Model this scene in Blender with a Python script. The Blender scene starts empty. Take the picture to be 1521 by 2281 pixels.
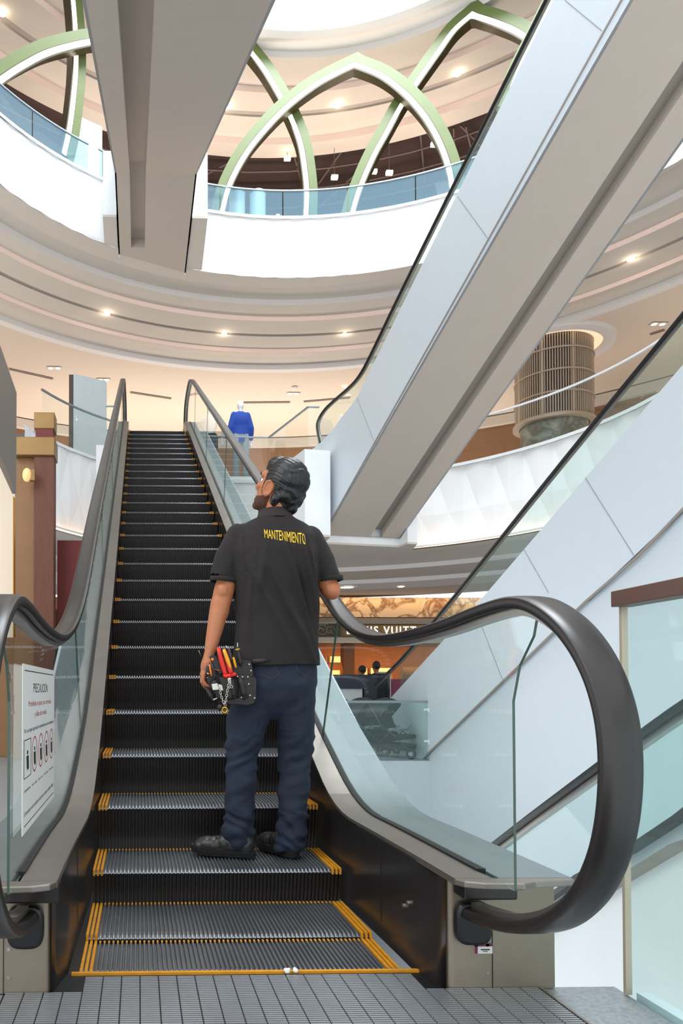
import bpy, bmesh, math, random
import numpy as np
from mathutils import Vector, Matrix, noise
from mathutils.bvhtree import BVHTree
random.seed(4)
SC = bpy.context.scene
COL = SC.collection
PI = math.pi
# ------------------------------------------------------------------ camera, sky, lights, exposure
CAMP = Vector((-.317, -2.335, .859)); YAW = math.radians(1.51); PIT = math.radians(1.12); FPX = 1702.2
cd = bpy.data.cameras.new('camera'); cam = bpy.data.objects.new('camera', cd); COL.objects.link(cam)
cam.location = CAMP
cam.rotation_euler = (PI/2+PIT, 0, -YAW)
cd.sensor_fit = 'VERTICAL'; cd.sensor_height = 36; cd.lens = FPX/2281*36
cd.shift_x = 406.1/2281; cd.shift_y = 362.9/2281
cd.clip_start = .05; cd.clip_end = 300
SC.camera = cam
w = bpy.data.worlds.new('sky'); SC.world = w; w.use_nodes = True
bg = w.node_tree.nodes['Background']; bg.inputs[0].default_value = (.93, .97, 1, 1); bg.inputs[1].default_value = 1.5
SC.view_settings.view_transform = 'Standard'; SC.view_settings.look = 'None'
SC.view_settings.gamma = 1; SC.view_settings.use_curve_mapping = False
SC.view_settings.exposure = 0.15

def area(name, loc, target, size, power, col=(1, 1, 1), sy=None, shape='DISK'):
    l = bpy.data.lights.new(name, 'AREA'); l.energy = power; l.color = col; l.shape = shape; l.size = size
    if sy: l.shape = 'RECTANGLE' if shape != 'ELLIPSE' else shape; l.size_y = sy
    o = bpy.data.objects.new(name, l); COL.objects.link(o); o.location = loc
    o.rotation_euler = (Vector(target)-Vector(loc)).to_track_quat('-Z', 'Y').to_euler()
    return o
WARM = (1, .90, .80)
area('skylight', (3.4, 8.6, 24), (3.4, 8.6, 0), 9, 4200, (.9, .96, 1))
area('daylight_left', (-6, -1, 9), (3, 9, 6), 7, 700, (.88, .95, 1))
area('upper_store_glow', (3.0, 24.6, 5.9), (3.0, 24.2, 10.5), 22, 1000, WARM, 3)
area('upper_store_glow_left', (-6.5, 16, 5.7), (-6, 16, 10.5), 5, 180, WARM, 8)
area('upper_store_glow_right', (14, 15, 5.7), (13.5, 14, 10.5), 5, 200, WARM, 8)
area('ground_store_glow', (8, 21.75, 3.86), (8, 21.85, 0), 13, 60, (1, .66, .36), .2)
area('ground_hall_light', (6, 17, 3.55), (6, 17, 0), 8, 60, (1, .85, .7), 3)
area('ground_store_interior', (8.5, 23.5, 2.1), (8.5, 25, 1.0), 8, 90, (1, .62, .28), 1.5)
area('top_floor_glow', (3.0, 19.0, 12.5), (3, 17.5, 17), 16, 800, (1, .82, .68), 3)

# ------------------------------------------------------------------ pixel helpers: a photo point onto a real plane
def ray(u, v):
    x = (u-760.5+406.1)/FPX; z = -(v-1140.5-362.9)/FPX; y = 1.
    c, s = math.cos(PIT), math.sin(PIT); y, z = c*y-s*z, s*y+c*z
    c, s = math.cos(YAW), math.sin(YAW); return Vector((c*x+s*y, -s*x+c*y, z))
def AX(u, v, X): d = ray(u, v); return CAMP+d*((X-CAMP.x)/d.x)
def AY(u, v, Y): d = ray(u, v); return CAMP+d*((Y-CAMP.y)/d.y)
def AZ(u, v, Z): d = ray(u, v); return CAMP+d*((Z-CAMP.z)/d.z)
def AP(u, v, P, N): d = ray(u, v); N = Vector(N); return CAMP+d*((Vector(P)-CAMP).dot(N)/d.dot(N))

# ------------------------------------------------------------------ materials
def srgb(h):
    c = [int(h[i:i+2], 16)/255 for i in (0, 2, 4)]
    return tuple(x/12.92 if x < .04045 else ((x+.055)/1.055)**2.4 for x in c)+(1,)
def mat(name, col, rough=.5, metal=0, bump=0, scale=50, var=0, vscale=4, emit=0, ecol=None, aniso=0, coat=0, stretch=None, spec=None, gen='NOISE'):
    m = bpy.data.materials.new(name); m.use_nodes = True; nt = m.node_tree; b = nt.nodes['Principled BSDF']
    c = srgb(col) if isinstance(col, str) else tuple(col)+(1,)
    b.inputs['Base Color'].default_value = c; b.inputs['Roughness'].default_value = rough; b.inputs['Metallic'].default_value = metal
    if spec is not None: b.inputs['Specular IOR Level'].default_value = spec
    if coat: b.inputs['Coat Weight'].default_value = coat; b.inputs['Coat Roughness'].default_value = .08
    tc = nt.nodes.new('ShaderNodeTexCoord'); mp = nt.nodes.new('ShaderNodeMapping'); nt.links.new(tc.outputs['Object'], mp.inputs[0])
    if stretch: mp.inputs['Scale'].default_value = stretch
    if var:
        n = nt.nodes.new('ShaderNodeTexNoise'); n.inputs['Scale'].default_value = vscale; n.inputs['Detail'].default_value = 5
        nt.links.new(mp.outputs[0], n.inputs['Vector'])
        r = nt.nodes.new('ShaderNodeValToRGB'); nt.links.new(n.outputs['Fac'], r.inputs[0])
        r.color_ramp.elements[0].position = .3; r.color_ramp.elements[1].position = .7
        r.color_ramp.elements[0].color = tuple(max(0, x*(1-var)) for x in c[:3])+(1,)
        r.color_ramp.elements[1].color = tuple(min(1, x*(1+var)) for x in c[:3])+(1,)
        nt.links.new(r.outputs[0], b.inputs['Base Color'])
    if bump:
        n2 = nt.nodes.new('ShaderNodeTexNoise'); n2.inputs['Scale'].default_value = scale; n2.inputs['Detail'].default_value = 3
        nt.links.new(mp.outputs[0], n2.inputs['Vector'])
        bp = nt.nodes.new('ShaderNodeBump'); bp.inputs['Strength'].default_value = bump; bp.inputs['Distance'].default_value = .005
        nt.links.new(n2.outputs['Fac'], bp.inputs['Height']); nt.links.new(bp.outputs[0], b.inputs['Normal'])
    if emit:
        b.inputs['Emission Color'].default_value = srgb(ecol) if ecol else c; b.inputs['Emission Strength'].default_value = emit
    return m
def glass(name, tint=(.86, .95, .93), refl=1.0, haze=0, hcol=(.7, .8, .8)):
    m = bpy.data.materials.new(name); m.use_nodes = True; nt = m.node_tree; nt.nodes.clear()
    out = nt.nodes.new('ShaderNodeOutputMaterial'); t = nt.nodes.new('ShaderNodeBsdfTransparent'); t.inputs[0].default_value = tint+(1,)
    g = nt.nodes.new('ShaderNodeBsdfGlossy'); g.inputs['Roughness'].default_value = .02; g.inputs[0].default_value = (.95, .98, 1, 1)
    f = nt.nodes.new('ShaderNodeLayerWeight'); f.inputs[0].default_value = .5     # facing: 0 head-on, 1 grazing
    pw = nt.nodes.new('ShaderNodeMath'); pw.operation = 'POWER'; pw.inputs[1].default_value = 4; nt.links.new(f.outputs['Facing'], pw.inputs[0])
    mu = nt.nodes.new('ShaderNodeMath'); mu.operation = 'MULTIPLY_ADD'; mu.inputs[1].default_value = .45*refl; mu.inputs[2].default_value = .03*refl; nt.links.new(pw.outputs[0], mu.inputs[0]); mu.use_clamp = True
    mx = nt.nodes.new('ShaderNodeMixShader'); nt.links.new(mu.outputs[0], mx.inputs[0]); nt.links.new(t.outputs[0], mx.inputs[1]); nt.links.new(g.outputs[0], mx.inputs[2])
    last = mx
    if haze:
        d = nt.nodes.new('ShaderNodeBsdfDiffuse'); d.inputs[0].default_value = hcol+(1,)
        m2 = nt.nodes.new('ShaderNodeMixShader'); m2.inputs[0].default_value = haze
        nt.links.new(mx.outputs[0], m2.inputs[1]); nt.links.new(d.outputs[0], m2.inputs[2]); last = m2
    nt.links.new(last.outputs[0], out.inputs[0]); return m
M = dict(
 white=mat('white_panel', 'E9EBEC', .45, var=.02), plaster=mat('soffit_plaster', 'CBC2B8', .8, var=.02, vscale=2), lip=mat('soffit_lip', 'E2DEDC', .7),
 coveface=mat('cove_glow_face', 'E6D2C8', .7, emit=.14, ecol='FFCFBC'), ceil=mat('upper_ceiling', 'DACABA', .8), quilt=mat('quilted_panel', 'F2F2F2', .5),  # cove face: wash of the hidden cove light painted as pink glow
 quilt2=mat('quilted_panel_skylit', 'FAFAFA', .5), truss=mat('truss_soffit', 'B9AEA3', .75, var=.015), clad=mat('escalator_cladding', 'CDD5DB', .4, var=.01),  # quilt2: whiter copy of quilt, skylight brightness put into the colour
 slot=mat('soffit_slot', '8F8880', .8), seam=mat('seam', '8C9296', .6), steel=mat('brushed_steel', 'A8A29C', .32, .9, bump=.15, scale=300, stretch=(1, .05, .05), var=.06),
 deck2=mat('outer_deck_steel', '7E898C', .5, .7, var=.05, vscale=6), deck=mat('deck_steel', '928A84', .4, .85, var=.06, vscale=6), box=mat('newel_steel', '9C9080', .45, .75, var=.12, vscale=5),
 skirt=mat('skirt_panel', '3E3A3A', .28, .6, var=.1, vscale=3), rubber=mat('handrail_rubber', '262120', .36, spec=.55), rubber2=mat('black_rubber', '17181A', .35),
 step=mat('step_aluminium', '94969A', .36, .8, var=.12, vscale=5), riser=mat('riser_dark', '2C2826', .45, .4, var=.1), yellow=mat('yellow_line', 'D8921C', .5, var=.1, vscale=30),
 plate=mat('landing_plate', 'C2C4C8', .38, .75, var=.08, vscale=3), dark=mat('dark_gap', '0E0E10', .6), terrazzo=mat('terrazzo', '8D9296', .35, var=.22, vscale=90),
 green=mat('arch_green', '64733C', .4, var=.03), gold=mat('arch_gold', '3E3618', .4), led=mat('led_strip', 'FFF6DC', .5, emit=2.2, ecol='FFF3D6'),
 darkceil=mat('dark_open_ceiling', '4A3A36', .9, var=.12, vscale=.6), pipe=mat('ceiling_pipe', '6A5A54', .6), lampglow=mat('spot_glow', 'FFF0D8', .5, emit=9, ecol='FFE9C8'),
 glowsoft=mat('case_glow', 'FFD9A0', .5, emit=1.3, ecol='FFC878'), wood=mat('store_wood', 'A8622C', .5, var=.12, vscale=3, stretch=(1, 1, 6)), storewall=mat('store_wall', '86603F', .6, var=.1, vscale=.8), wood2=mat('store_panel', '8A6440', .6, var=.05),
 brown=mat('brown_fabric_panel', '6B4232', .75, var=.12, vscale=40, stretch=(1, 1, .2), bump=.3), bronze=mat('bronze_cap', '8A6A3C', .4, .4, var=.06), bronzerail=mat('bronze_rail', '6E5248', .4, .3),
 red=mat('red_panel', '6E2420', .6, var=.06), fascia=mat('grey_fascia', '8A8078', .55), creamwall=mat('shop_wall', 'EADBCA', .8), storedark=mat('store_dark', '5A3E28', .8),
 signbr=mat('sign_bronze', '7A6038', .45, .4, var=.05), scroll=mat('scroll_panel', '3C3A30', .5), scrollgold=mat('scroll_gold', '9A845A', .45, .3), letter=mat('sign_letter', 'FFFFFF', .5, emit=1.5, ecol='FFFFFF'),
 skin=mat('skin', 'AC6A45', .5, var=.06, vscale=14), beard=mat('beard', '553625', .85, bump=.6, scale=400), shirt=mat('shirt_charcoal', '221D1C', .9, bump=.5, scale=700, var=.08, vscale=8),
 jeans=mat('jeans', '1B2436', .85, bump=.5, scale=500, var=.22, vscale=9), shoe=mat('shoe_leather', '2C2A2A', .4, bump=.3, scale=60, var=.15), sole=mat('shoe_sole', '1B1A1A', .7),
 leather=mat('pouch_leather', '231D1B', .55, bump=.5, scale=90, var=.2, vscale=20), rivet=mat('rivet', 'D8CBB0', .3, .8), chrome=mat('chrome', 'C9C4B8', .2, 1),
 redp=mat('red_plastic', 'D8261C', .4), yel=mat('yellow_plastic', 'E0A818', .4), orange=mat('orange_plastic', 'EE7A18', .4), blackp=mat('black_plastic', '1A1A1C', .45), tape=mat('white_tape', 'D8D8D0', .5), brass=mat('brass', 'C9962E', .3, .9),
 print=mat('shirt_print', 'F0C020', .6), mannequin=mat('mannequin_white', 'E8E8EA', .3), coat=mat('blue_coat', '1A3F96', .85, bump=.3, scale=300), grey=mat('grey_trousers', '7E868A', .9), blackcl=mat('black_cloth', '1B1D20', .9, var=.1), greyband=mat('grey_band', '7C868A', .9), greycl=mat('mesh_cloth', '2B3033', .9, bump=.4, scale=200), frametube=mat('stroller_tube', '4E565A', .35, .6), silver=mat('silver_tube', '9AA2A6', .35, .8),
 paper=mat('notice_paper', 'E4E2DE', .5), ink=mat('notice_ink', '24221F', .7), redink=mat('notice_red', 'A8322C', .7), lattice=mat('lattice_bronze', 'C0B09C', .45, .3), board=mat('grey_board', 'B9C0C2', .6, var=.04), boardside=mat('board_side', '4A3C36', .6),
 purple=mat('sticker_purple', '7A1F4A', .5), grass=mat('teal_shirt', '4ED0A0', .8), vent=mat('vent_grille', 'A8988C', .7), magenta=mat('magenta_counter', '7A2440', .6), bin=mat('white_bin', 'C8E0E0', .35))
M['glass'] = glass('clear_glass', (.955, .985, .975)); M['glass2'] = glass('sky_sheen_glass', (.55, .72, .80), 1.6, .34, (.25, .42, .54)); M['glass3'] = glass('teal_glass', (.90, .965, .95), 1.0, .04, (.65, .8, .78))  # glass2: reflected sky painted in as blue tint and haze
M['glassedge'] = mat('glass_edge', '43594F', .2)
def marble(name, base, vein, scale, thin=.03):
    m = bpy.data.materials.new(name); m.use_nodes = True; nt = m.node_tree; b = nt.nodes['Principled BSDF']; b.inputs['Roughness'].default_value = .25
    tc = nt.nodes.new('ShaderNodeTexCoord'); n = nt.nodes.new('ShaderNodeTexNoise'); n.inputs['Scale'].default_value = scale; n.inputs['Detail'].default_value = 6; n.inputs['Distortion'].default_value = 1.2
    nt.links.new(tc.outputs['Object'], n.inputs['Vector']); r = nt.nodes.new('ShaderNodeValToRGB'); nt.links.new(n.outputs['Fac'], r.inputs[0])
    e = r.color_ramp.elements; e[0].color = srgb(base); e[0].position = .5-thin*2; e[1].color = srgb(base); e[1].position = .5+thin*2
    k = e.new(.5); k.color = srgb(vein); nt.links.new(r.outputs[0], b.inputs['Base Color']); return m
M['marble'] = marble('cream_marble', 'E2C49C', '8A6242', 1.1); M['gmarble'] = marble('green_marble', 'A2AEA4', '6C6A5C', 1.6, .12)

# ------------------------------------------------------------------ object helpers
def link(o, parent=None):
    COL.objects.link(o)
    if parent is not None: o.parent = parent
    return o
def tag(o, label=None, cat=None, group=None, kind=None):
    if label: o['label'] = label
    if cat: o['category'] = cat
    if group: o['group'] = group
    if kind: o['kind'] = kind
    return o
def empty(name, loc=(0, 0, 0), label=None, cat=None, group=None, rz=0):
    o = bpy.data.objects.new(name, None); COL.objects.link(o); o.location = loc; o.rotation_euler = (0, 0, rz); o.empty_display_size = .1
    return tag(o, label, cat, group)
class MB:
    def __init__(s): s.v = []; s.f = []; s.m = []; s.k = 0
    def add(s, vs, fs):
        n = len(s.v); s.v += [tuple(p) for p in vs]; s.f += [tuple(i+n for i in f) for f in fs]; s.m += [s.k]*len(fs); return s
    def box(s, a, b, T=None):
        x0, y0, z0 = a; x1, y1, z1 = b
        vs = [Vector(p) for p in ((x0, y0, z0), (x1, y0, z0), (x1, y1, z0), (x0, y1, z0), (x0, y0, z1), (x1, y0, z1), (x1, y1, z1), (x0, y1, z1))]
        if T is not None: vs = [T @ p for p in vs]
        return s.add(vs, [(3, 2, 1, 0), (4, 5, 6, 7), (0, 1, 5, 4), (1, 2, 6, 5), (2, 3, 7, 6), (3, 0, 4, 7)])
    def prism(s, poly, off):          # poly: coplanar 3D points, off: extrusion vector
        n = len(poly); off = Vector(off); a = [Vector(p) for p in poly]; b = [p+off for p in a]
        return s.add(a+b, [tuple(range(n))[::-1], tuple(range(n, 2*n))]+[(i, (i+1) % n, n+(i+1) % n, n+i) for i in range(n)])
    def tube(s, pts, r, n=10, caps=True):
        pts = [Vector(p) for p in pts]; rs = r if isinstance(r, (list, tuple)) else [r]*len(pts); vs = []; fs = []
        up = Vector((0, 0, 1)); prev = None
        for i, p in enumerate(pts):
            t = (pts[min(i+1, len(pts)-1)]-pts[max(i-1, 0)]).normalized()
            if prev is None: a = t.cross(up); a = a if a.length > .1 else t.cross(Vector((0, 1, 0)))
            else: a = prev-t*prev.dot(t)
            a.normalize(); prev = a; b = t.cross(a)
            for k in range(n): q = 2*PI*k/n; vs.append(p+(a*math.cos(q)+b*math.sin(q))*rs[i])
        for i in range(len(pts)-1):
            for k in range(n): fs.append((i*n+k, i*n+(k+1) % n, (i+1)*n+(k+1) % n, (i+1)*n+k))
        if caps: fs += [tuple(range(n))[::-1], tuple(range((len(pts)-1)*n, len(pts)*n))]
        return s.add(vs, fs)
    def sweep(s, pts, side, sec, closed=False, nsign=1):   # sec: list of (a,b): a along side, b along normal (side x tangent)
        pts = [Vector(p) for p in pts]; n = len(sec); vs = []; fs = []; N = len(pts)
        for i, p in enumerate(pts):
            t = (pts[(i+1) % N if closed else min(i+1, N-1)]-pts[(i-1) % N if closed else max(i-1, 0)]).normalized()
            sd = Vector(side(i) if callable(side) else side); sd = (sd-t*sd.dot(t)).normalized(); nn = sd.cross(t)*nsign
            if 0 < i < N-1: nn = nn/max(.45, (p-pts[i-1]).normalized().dot(t))
            vs += [p+sd*a+nn*b for a, b in sec]
        for i in range(N if closed else N-1):
            j = (i+1) % N
            for k in range(n): fs.append((i*n+k, i*n+(k+1) % n, j*n+(k+1) % n, j*n+k))
        if not closed: fs += [tuple(range(n))[::-1], tuple(range((N-1)*n, N*n))]
        return s.add(vs, fs)
    def lathe(s, prof, c=(0, 0, 0), n=32, T=None):
        vs = []; fs = []; m = len(prof)
        for k in range(n):
            q = 2*PI*k/n
            for r, z in prof: p = Vector((r*math.cos(q), r*math.sin(q), z)); p = (T @ p) if T else p; vs.append(p+Vector(c))
        for k in range(n):
            j = (k+1) % n
            for i in range(m-1): fs.append((k*m+i, j*m+i, j*m+i+1, k*m+i+1))
        return s.add(vs, fs)
    def ell(s, c, r, R=None, n=14, nn=18):
        vs = []; fs = []; c = Vector(c)
        for i in range(n+1):
            a = PI*i/n
            for k in range(nn):
                q = 2*PI*k/nn; p = Vector((r[0]*math.sin(a)*math.cos(q), r[1]*math.sin(a)*math.sin(q), r[2]*math.cos(a)))
                vs.append(c+((R @ p) if R else p))
        for i in range(n):
            for k in range(nn): fs.append((i*nn+k, (i+1)*nn+k, (i+1)*nn+(k+1) % nn, i*nn+(k+1) % nn))
        return s.add(vs, fs)
    def caps(s, pts, rs, flat=1.0, fdir=None, n=16):    # chain of tapered capsules; flat squeezes along fdir
        pts = [Vector(p) for p in pts]
        sub = []; sr = []
        for i in range(len(pts)-1):
            for k in range(4): t = k/4; sub.append(pts[i].lerp(pts[i+1], t)); sr.append(rs[i]*(1-t)+rs[i+1]*t)
        sub.append(pts[-1]); sr.append(rs[-1])
        m = MB(); m.tube(sub, sr, n)
        for p, r in zip(pts, rs): m.ell(p, (r, r, r), None, 8, 12)
        if flat != 1.0:
            fd = Vector(fdir).normalized(); o = pts[0]; d = (pts[-1]-o).normalized()
            for i, q in enumerate(m.v):
                q = Vector(q); ax = o+d*((q-o).dot(d)); off = q-ax; off -= fd*off.dot(fd)*(1-flat); m.v[i] = tuple(ax+off)
        return s.add(m.v, m.f)
    def data(s, name, mats):
        me = bpy.data.meshes.new(name); me.from_pydata(s.v, [], s.f)
        for x in (mats if isinstance(mats, (list, tuple)) else [mats]): me.materials.append(x)
        me.polygons.foreach_set('material_index', s.m); me.update(); return me
    def build(s, name, mats, parent=None, smooth=False, loc=None, fix=True, bevel=0, angle=None):
        me = s.data(name, mats)
        if fix:
            bm = bmesh.new(); bm.from_mesh(me); bmesh.ops.recalc_face_normals(bm, faces=bm.faces)
            bm.to_mesh(me); bm.free()
        if smooth: me.polygons.foreach_set('use_smooth', [True]*len(me.polygons))
        o = link(bpy.data.objects.new(name, me), parent)
        if smooth and angle:
            try: me.set_sharp_from_angle(angle=math.radians(angle))
            except Exception: pass
        if loc is not None: o.location = loc
        if bevel:
            b = o.modifiers.new('bevel', 'BEVEL'); b.width = bevel; b.segments = 3; b.limit_method = 'ANGLE'
        return o
def organic(mb, name, mats, parent, vox, smooth=3, disp=None, cut=None, sm=.5):
    me = mb.data(name+'_src', mats); o = bpy.data.objects.new(name+'_src', me); COL.objects.link(o)
    r = o.modifiers.new('r', 'REMESH'); r.mode = 'VOXEL'; r.voxel_size = vox; r.use_smooth_shade = True
    if smooth: k = o.modifiers.new('s', 'SMOOTH'); k.iterations = smooth; k.factor = sm
    dg = bpy.context.evaluated_depsgraph_get(); dg.update(); ev = o.evaluated_get(dg)
    nm = bpy.data.meshes.new_from_object(ev); nm.name = name
    bpy.data.objects.remove(o); bpy.data.meshes.remove(me)
    bm = bmesh.new(); bm.from_mesh(nm); bm.normal_update()
    if cut: 
        bmesh.ops.delete(bm, geom=[v for v in bm.verts if cut(v.co)], context='VERTS')
    if disp:
        mv = [(v, disp(v.co, v.normal)) for v in bm.verts]
        for v, d in mv: v.co += v.normal*d
    bm.to_mesh(nm); bm.free()
    nm.materials.clear()
    for x in (mats if isinstance(mats, (list, tuple)) else [mats]): nm.materials.append(x)
    nm.polygons.foreach_set('use_smooth', [True]*len(nm.polygons)); nm.polygons.foreach_set('material_index', [0]*len(nm.polygons))
    return link(bpy.data.objects.new(name, nm), parent)
def copy_tree(o, parent=None):
    c = o.copy(); COL.objects.link(c)
    if parent is not None: c.parent = parent
    for ch in list(o.children): copy_tree(ch, c)
    return c
def textmesh(txt, size, ext=.002, align='LEFT', sx=1.0, space=1.0):
    cu = bpy.data.curves.new('t', 'FONT'); cu.body = txt; cu.size = size; cu.extrude = ext; cu.align_x = align; cu.space_character = space
    o = bpy.data.objects.new('t', cu); COL.objects.link(o); dg = bpy.context.evaluated_depsgraph_get(); dg.update()
    me = bpy.data.meshes.new_from_object(o.evaluated_get(dg)); bpy.data.objects.remove(o); bpy.data.curves.remove(cu)
    for v in me.vertices: v.co.x *= sx
    return me
def struct(o): o['kind'] = 'structure'; return o
def lerp(a, b, t): return a+(b-a)*t
def sstep(a, b, x): t = max(0, min(1, (x-a)/(b-a))); return t*t*(3-2*t)

# ================================================================== SETTING: rings, slabs, parapets
def cpt(c, r, th, z): return Vector((c[0]+r*math.cos(th), c[1]+r*math.sin(th), z))
def ringstrip(mb, A, B, t0=-55, t1=235, n=160):
    (ca, ra, za), (cb, rb, zb) = A, B; vs = []; fs = []
    for i in range(n+1):
        th = math.radians(lerp(t0, t1, i/n)); vs += [cpt(ca, ra, th, za), cpt(cb, rb, th, zb)]
    for i in range(n): fs.append((2*i, 2*i+1, 2*i+3, 2*i+2))
    mb.add(vs, fs)
def rings(name, prof, mats, **k):
    mb = MB()
    for i in range(len(prof)-1):
        mb.k = prof[i+1][3]; ringstrip(mb, prof[i][:3], prof[i+1][:3], **k)
    o = mb.build(name, mats, None, smooth=True, fix=False, angle=30); return struct(o)
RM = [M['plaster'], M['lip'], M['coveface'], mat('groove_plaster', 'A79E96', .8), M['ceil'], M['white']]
def c2(x, y): return (x, y)
# soffit under the second upper floor (ceiling_1), fitted ring by ring
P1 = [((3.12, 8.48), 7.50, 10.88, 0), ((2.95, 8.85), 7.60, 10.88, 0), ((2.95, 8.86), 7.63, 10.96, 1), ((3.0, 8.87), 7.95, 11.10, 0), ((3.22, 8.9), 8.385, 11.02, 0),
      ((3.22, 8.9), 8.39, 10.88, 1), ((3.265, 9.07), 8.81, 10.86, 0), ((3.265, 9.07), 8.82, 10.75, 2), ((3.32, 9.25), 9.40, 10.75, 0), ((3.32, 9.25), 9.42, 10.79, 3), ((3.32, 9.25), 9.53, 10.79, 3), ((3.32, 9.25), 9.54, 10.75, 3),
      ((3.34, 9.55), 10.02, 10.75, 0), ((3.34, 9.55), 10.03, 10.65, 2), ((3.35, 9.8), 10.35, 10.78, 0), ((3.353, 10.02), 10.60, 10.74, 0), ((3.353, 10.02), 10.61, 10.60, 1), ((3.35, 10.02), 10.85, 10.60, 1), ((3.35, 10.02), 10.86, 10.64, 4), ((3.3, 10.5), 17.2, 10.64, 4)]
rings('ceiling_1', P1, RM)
# top floor soffit (ceiling_2)
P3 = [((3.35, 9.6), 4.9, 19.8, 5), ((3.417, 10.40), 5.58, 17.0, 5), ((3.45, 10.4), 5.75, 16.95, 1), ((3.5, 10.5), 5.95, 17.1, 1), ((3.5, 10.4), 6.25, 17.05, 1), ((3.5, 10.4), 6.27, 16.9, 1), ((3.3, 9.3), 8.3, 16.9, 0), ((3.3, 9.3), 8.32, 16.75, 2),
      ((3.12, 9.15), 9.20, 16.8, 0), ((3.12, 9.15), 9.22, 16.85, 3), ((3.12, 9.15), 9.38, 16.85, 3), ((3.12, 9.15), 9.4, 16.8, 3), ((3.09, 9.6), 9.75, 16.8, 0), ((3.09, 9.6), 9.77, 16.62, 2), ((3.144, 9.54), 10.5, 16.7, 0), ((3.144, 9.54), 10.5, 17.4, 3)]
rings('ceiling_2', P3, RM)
rings('ceiling_3', [((3.1, 9.5), 10.3, 17.4, 0), ((3.1, 9.5), 20.5, 17.4, 0)], [M['darkceil']])
# soffit under the first upper floor (ceiling_4)
C1 = (2.62, 9.3); R1 = 5.2
P0 = [(C1, R1, 3.83, 0), (C1, R1+.35, 3.83, 0), (C1, R1+.4, 3.95, 3), (C1, R1+1.0, 3.98, 0), (C1, R1+1.9, 3.84, 0), (C1, R1+1.92, 3.74, 1), (C1, R1+3.3, 3.72, 0), (C1, R1+3.32, 3.62, 1), (C1, R1+4.6, 3.62, 1), (C1, R1+4.62, 3.8, 3), (C1, R1+9, 3.93, 0)]
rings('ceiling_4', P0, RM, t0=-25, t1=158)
# floors
rings('floor_upper', [(C1, R1, 5.46, 0), ((3.3, 10.5), 18, 5.46, 0)], [M['terrazzo']], t0=-25, t1=158)
rings('floor_top', [((3.1, 8.4), 7.55, 12.28, 0), ((3.1, 9.5), 20, 12.28, 0)], [M['terrazzo']])
rings('wall_upper_back', [((3.3, 10.5), 16.9, 5.3, 0), ((3.3, 10.5), 16.9, 10.7, 0)], [M['creamwall']])
rings('wall_top_back', [((3.1, 9.5), 16.5, 12, 0), ((3.1, 9.5), 16.5, 17.6, 0)], [M['darkceil']])
rings('trim_1', [((3.3, 10.5), 16.75, 10.28, 0), ((3.3, 10.5), 16.5, 10.28, 0), ((3.3, 10.5), 16.5, 10.60, 0)], [M['plaster']])
rings('wall_store_interior', [((3.3, 10.5), 16.7, 5.4, 0), ((3.3, 10.5), 16.7, 10.3, 0)], [M['storewall']])
# quilted parapets: faceted relief
def quilt(name, c0, r0, z0, c1, r1, z1, mat_, t0, t1, step, rows, relief=.018):
    mb = MB(); n = int(abs(math.radians(t1-t0))*r0/step); vs = []; fs = []
    for i in range(n+1):
        th = math.radians(lerp(t0, t1, i/n))
        for j, fr in enumerate(rows):
            c = (lerp(c0[0], c1[0], fr), lerp(c0[1], c1[1], fr)); r = lerp(r0, r1, fr)
            k = relief if (i+j) % 2 else 0
            if j in (0, len(rows)-1): k = .02*((i) % 2)
            vs.append(cpt(c, r-k, th, lerp(z0, z1, fr)))
    m = len(rows)
    for i in range(n):
        for j in range(m-1):
            a, b, c, d = i*m+j, i*m+j+1, (i+1)*m+j+1, (i+1)*m+j
            fs += [(a, b, d), (b, c, d)] if (i+j) % 2 else [(a, b, c), (a, c, d)]
    mb.add(vs, fs); return struct(mb.build(name, mat_, None, fix=False))
rows = [0, .04, .6, .96, 1]
quilt('wall_parapet_upper', (3.09, 8.25), 7.65, 12.3, (3.12, 8.48), 7.5, 10.88, M['quilt2'], -50, 230, .28, rows)
rings('trim_9', [(C1, R1-.13, 3.84, 0), (C1, R1-.13, 3.88, 0), (C1, R1-.11, 3.88, 0), (C1, R1-.11, 3.85, 0), (C1, R1-.02, 3.85, 1)], [M['lip'], mat('cove_led', 'FFD9B0', .5, emit=3.0, ecol='FFC998')], t0=-25, t1=158)
quilt('wall_parapet_lower', C1, R1, 5.48, C1, R1, 3.86, M['quilt'], -25, 162, .3, [0, .03, .6, .97, 1], .03)
rings('trim_2', [(C1, R1-.05, 5.43, 0), (C1, R1-.05, 5.49, 0), (C1, R1+.12, 5.49, 0)], [M['white']], t0=-25, t1=158)
rings('trim_3', [((3.09, 8.25), 7.6, 12.26, 0), ((3.09, 8.25), 7.6, 12.33, 0), ((3.09, 8.25), 7.8, 12.33, 0)], [M['white']])

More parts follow.
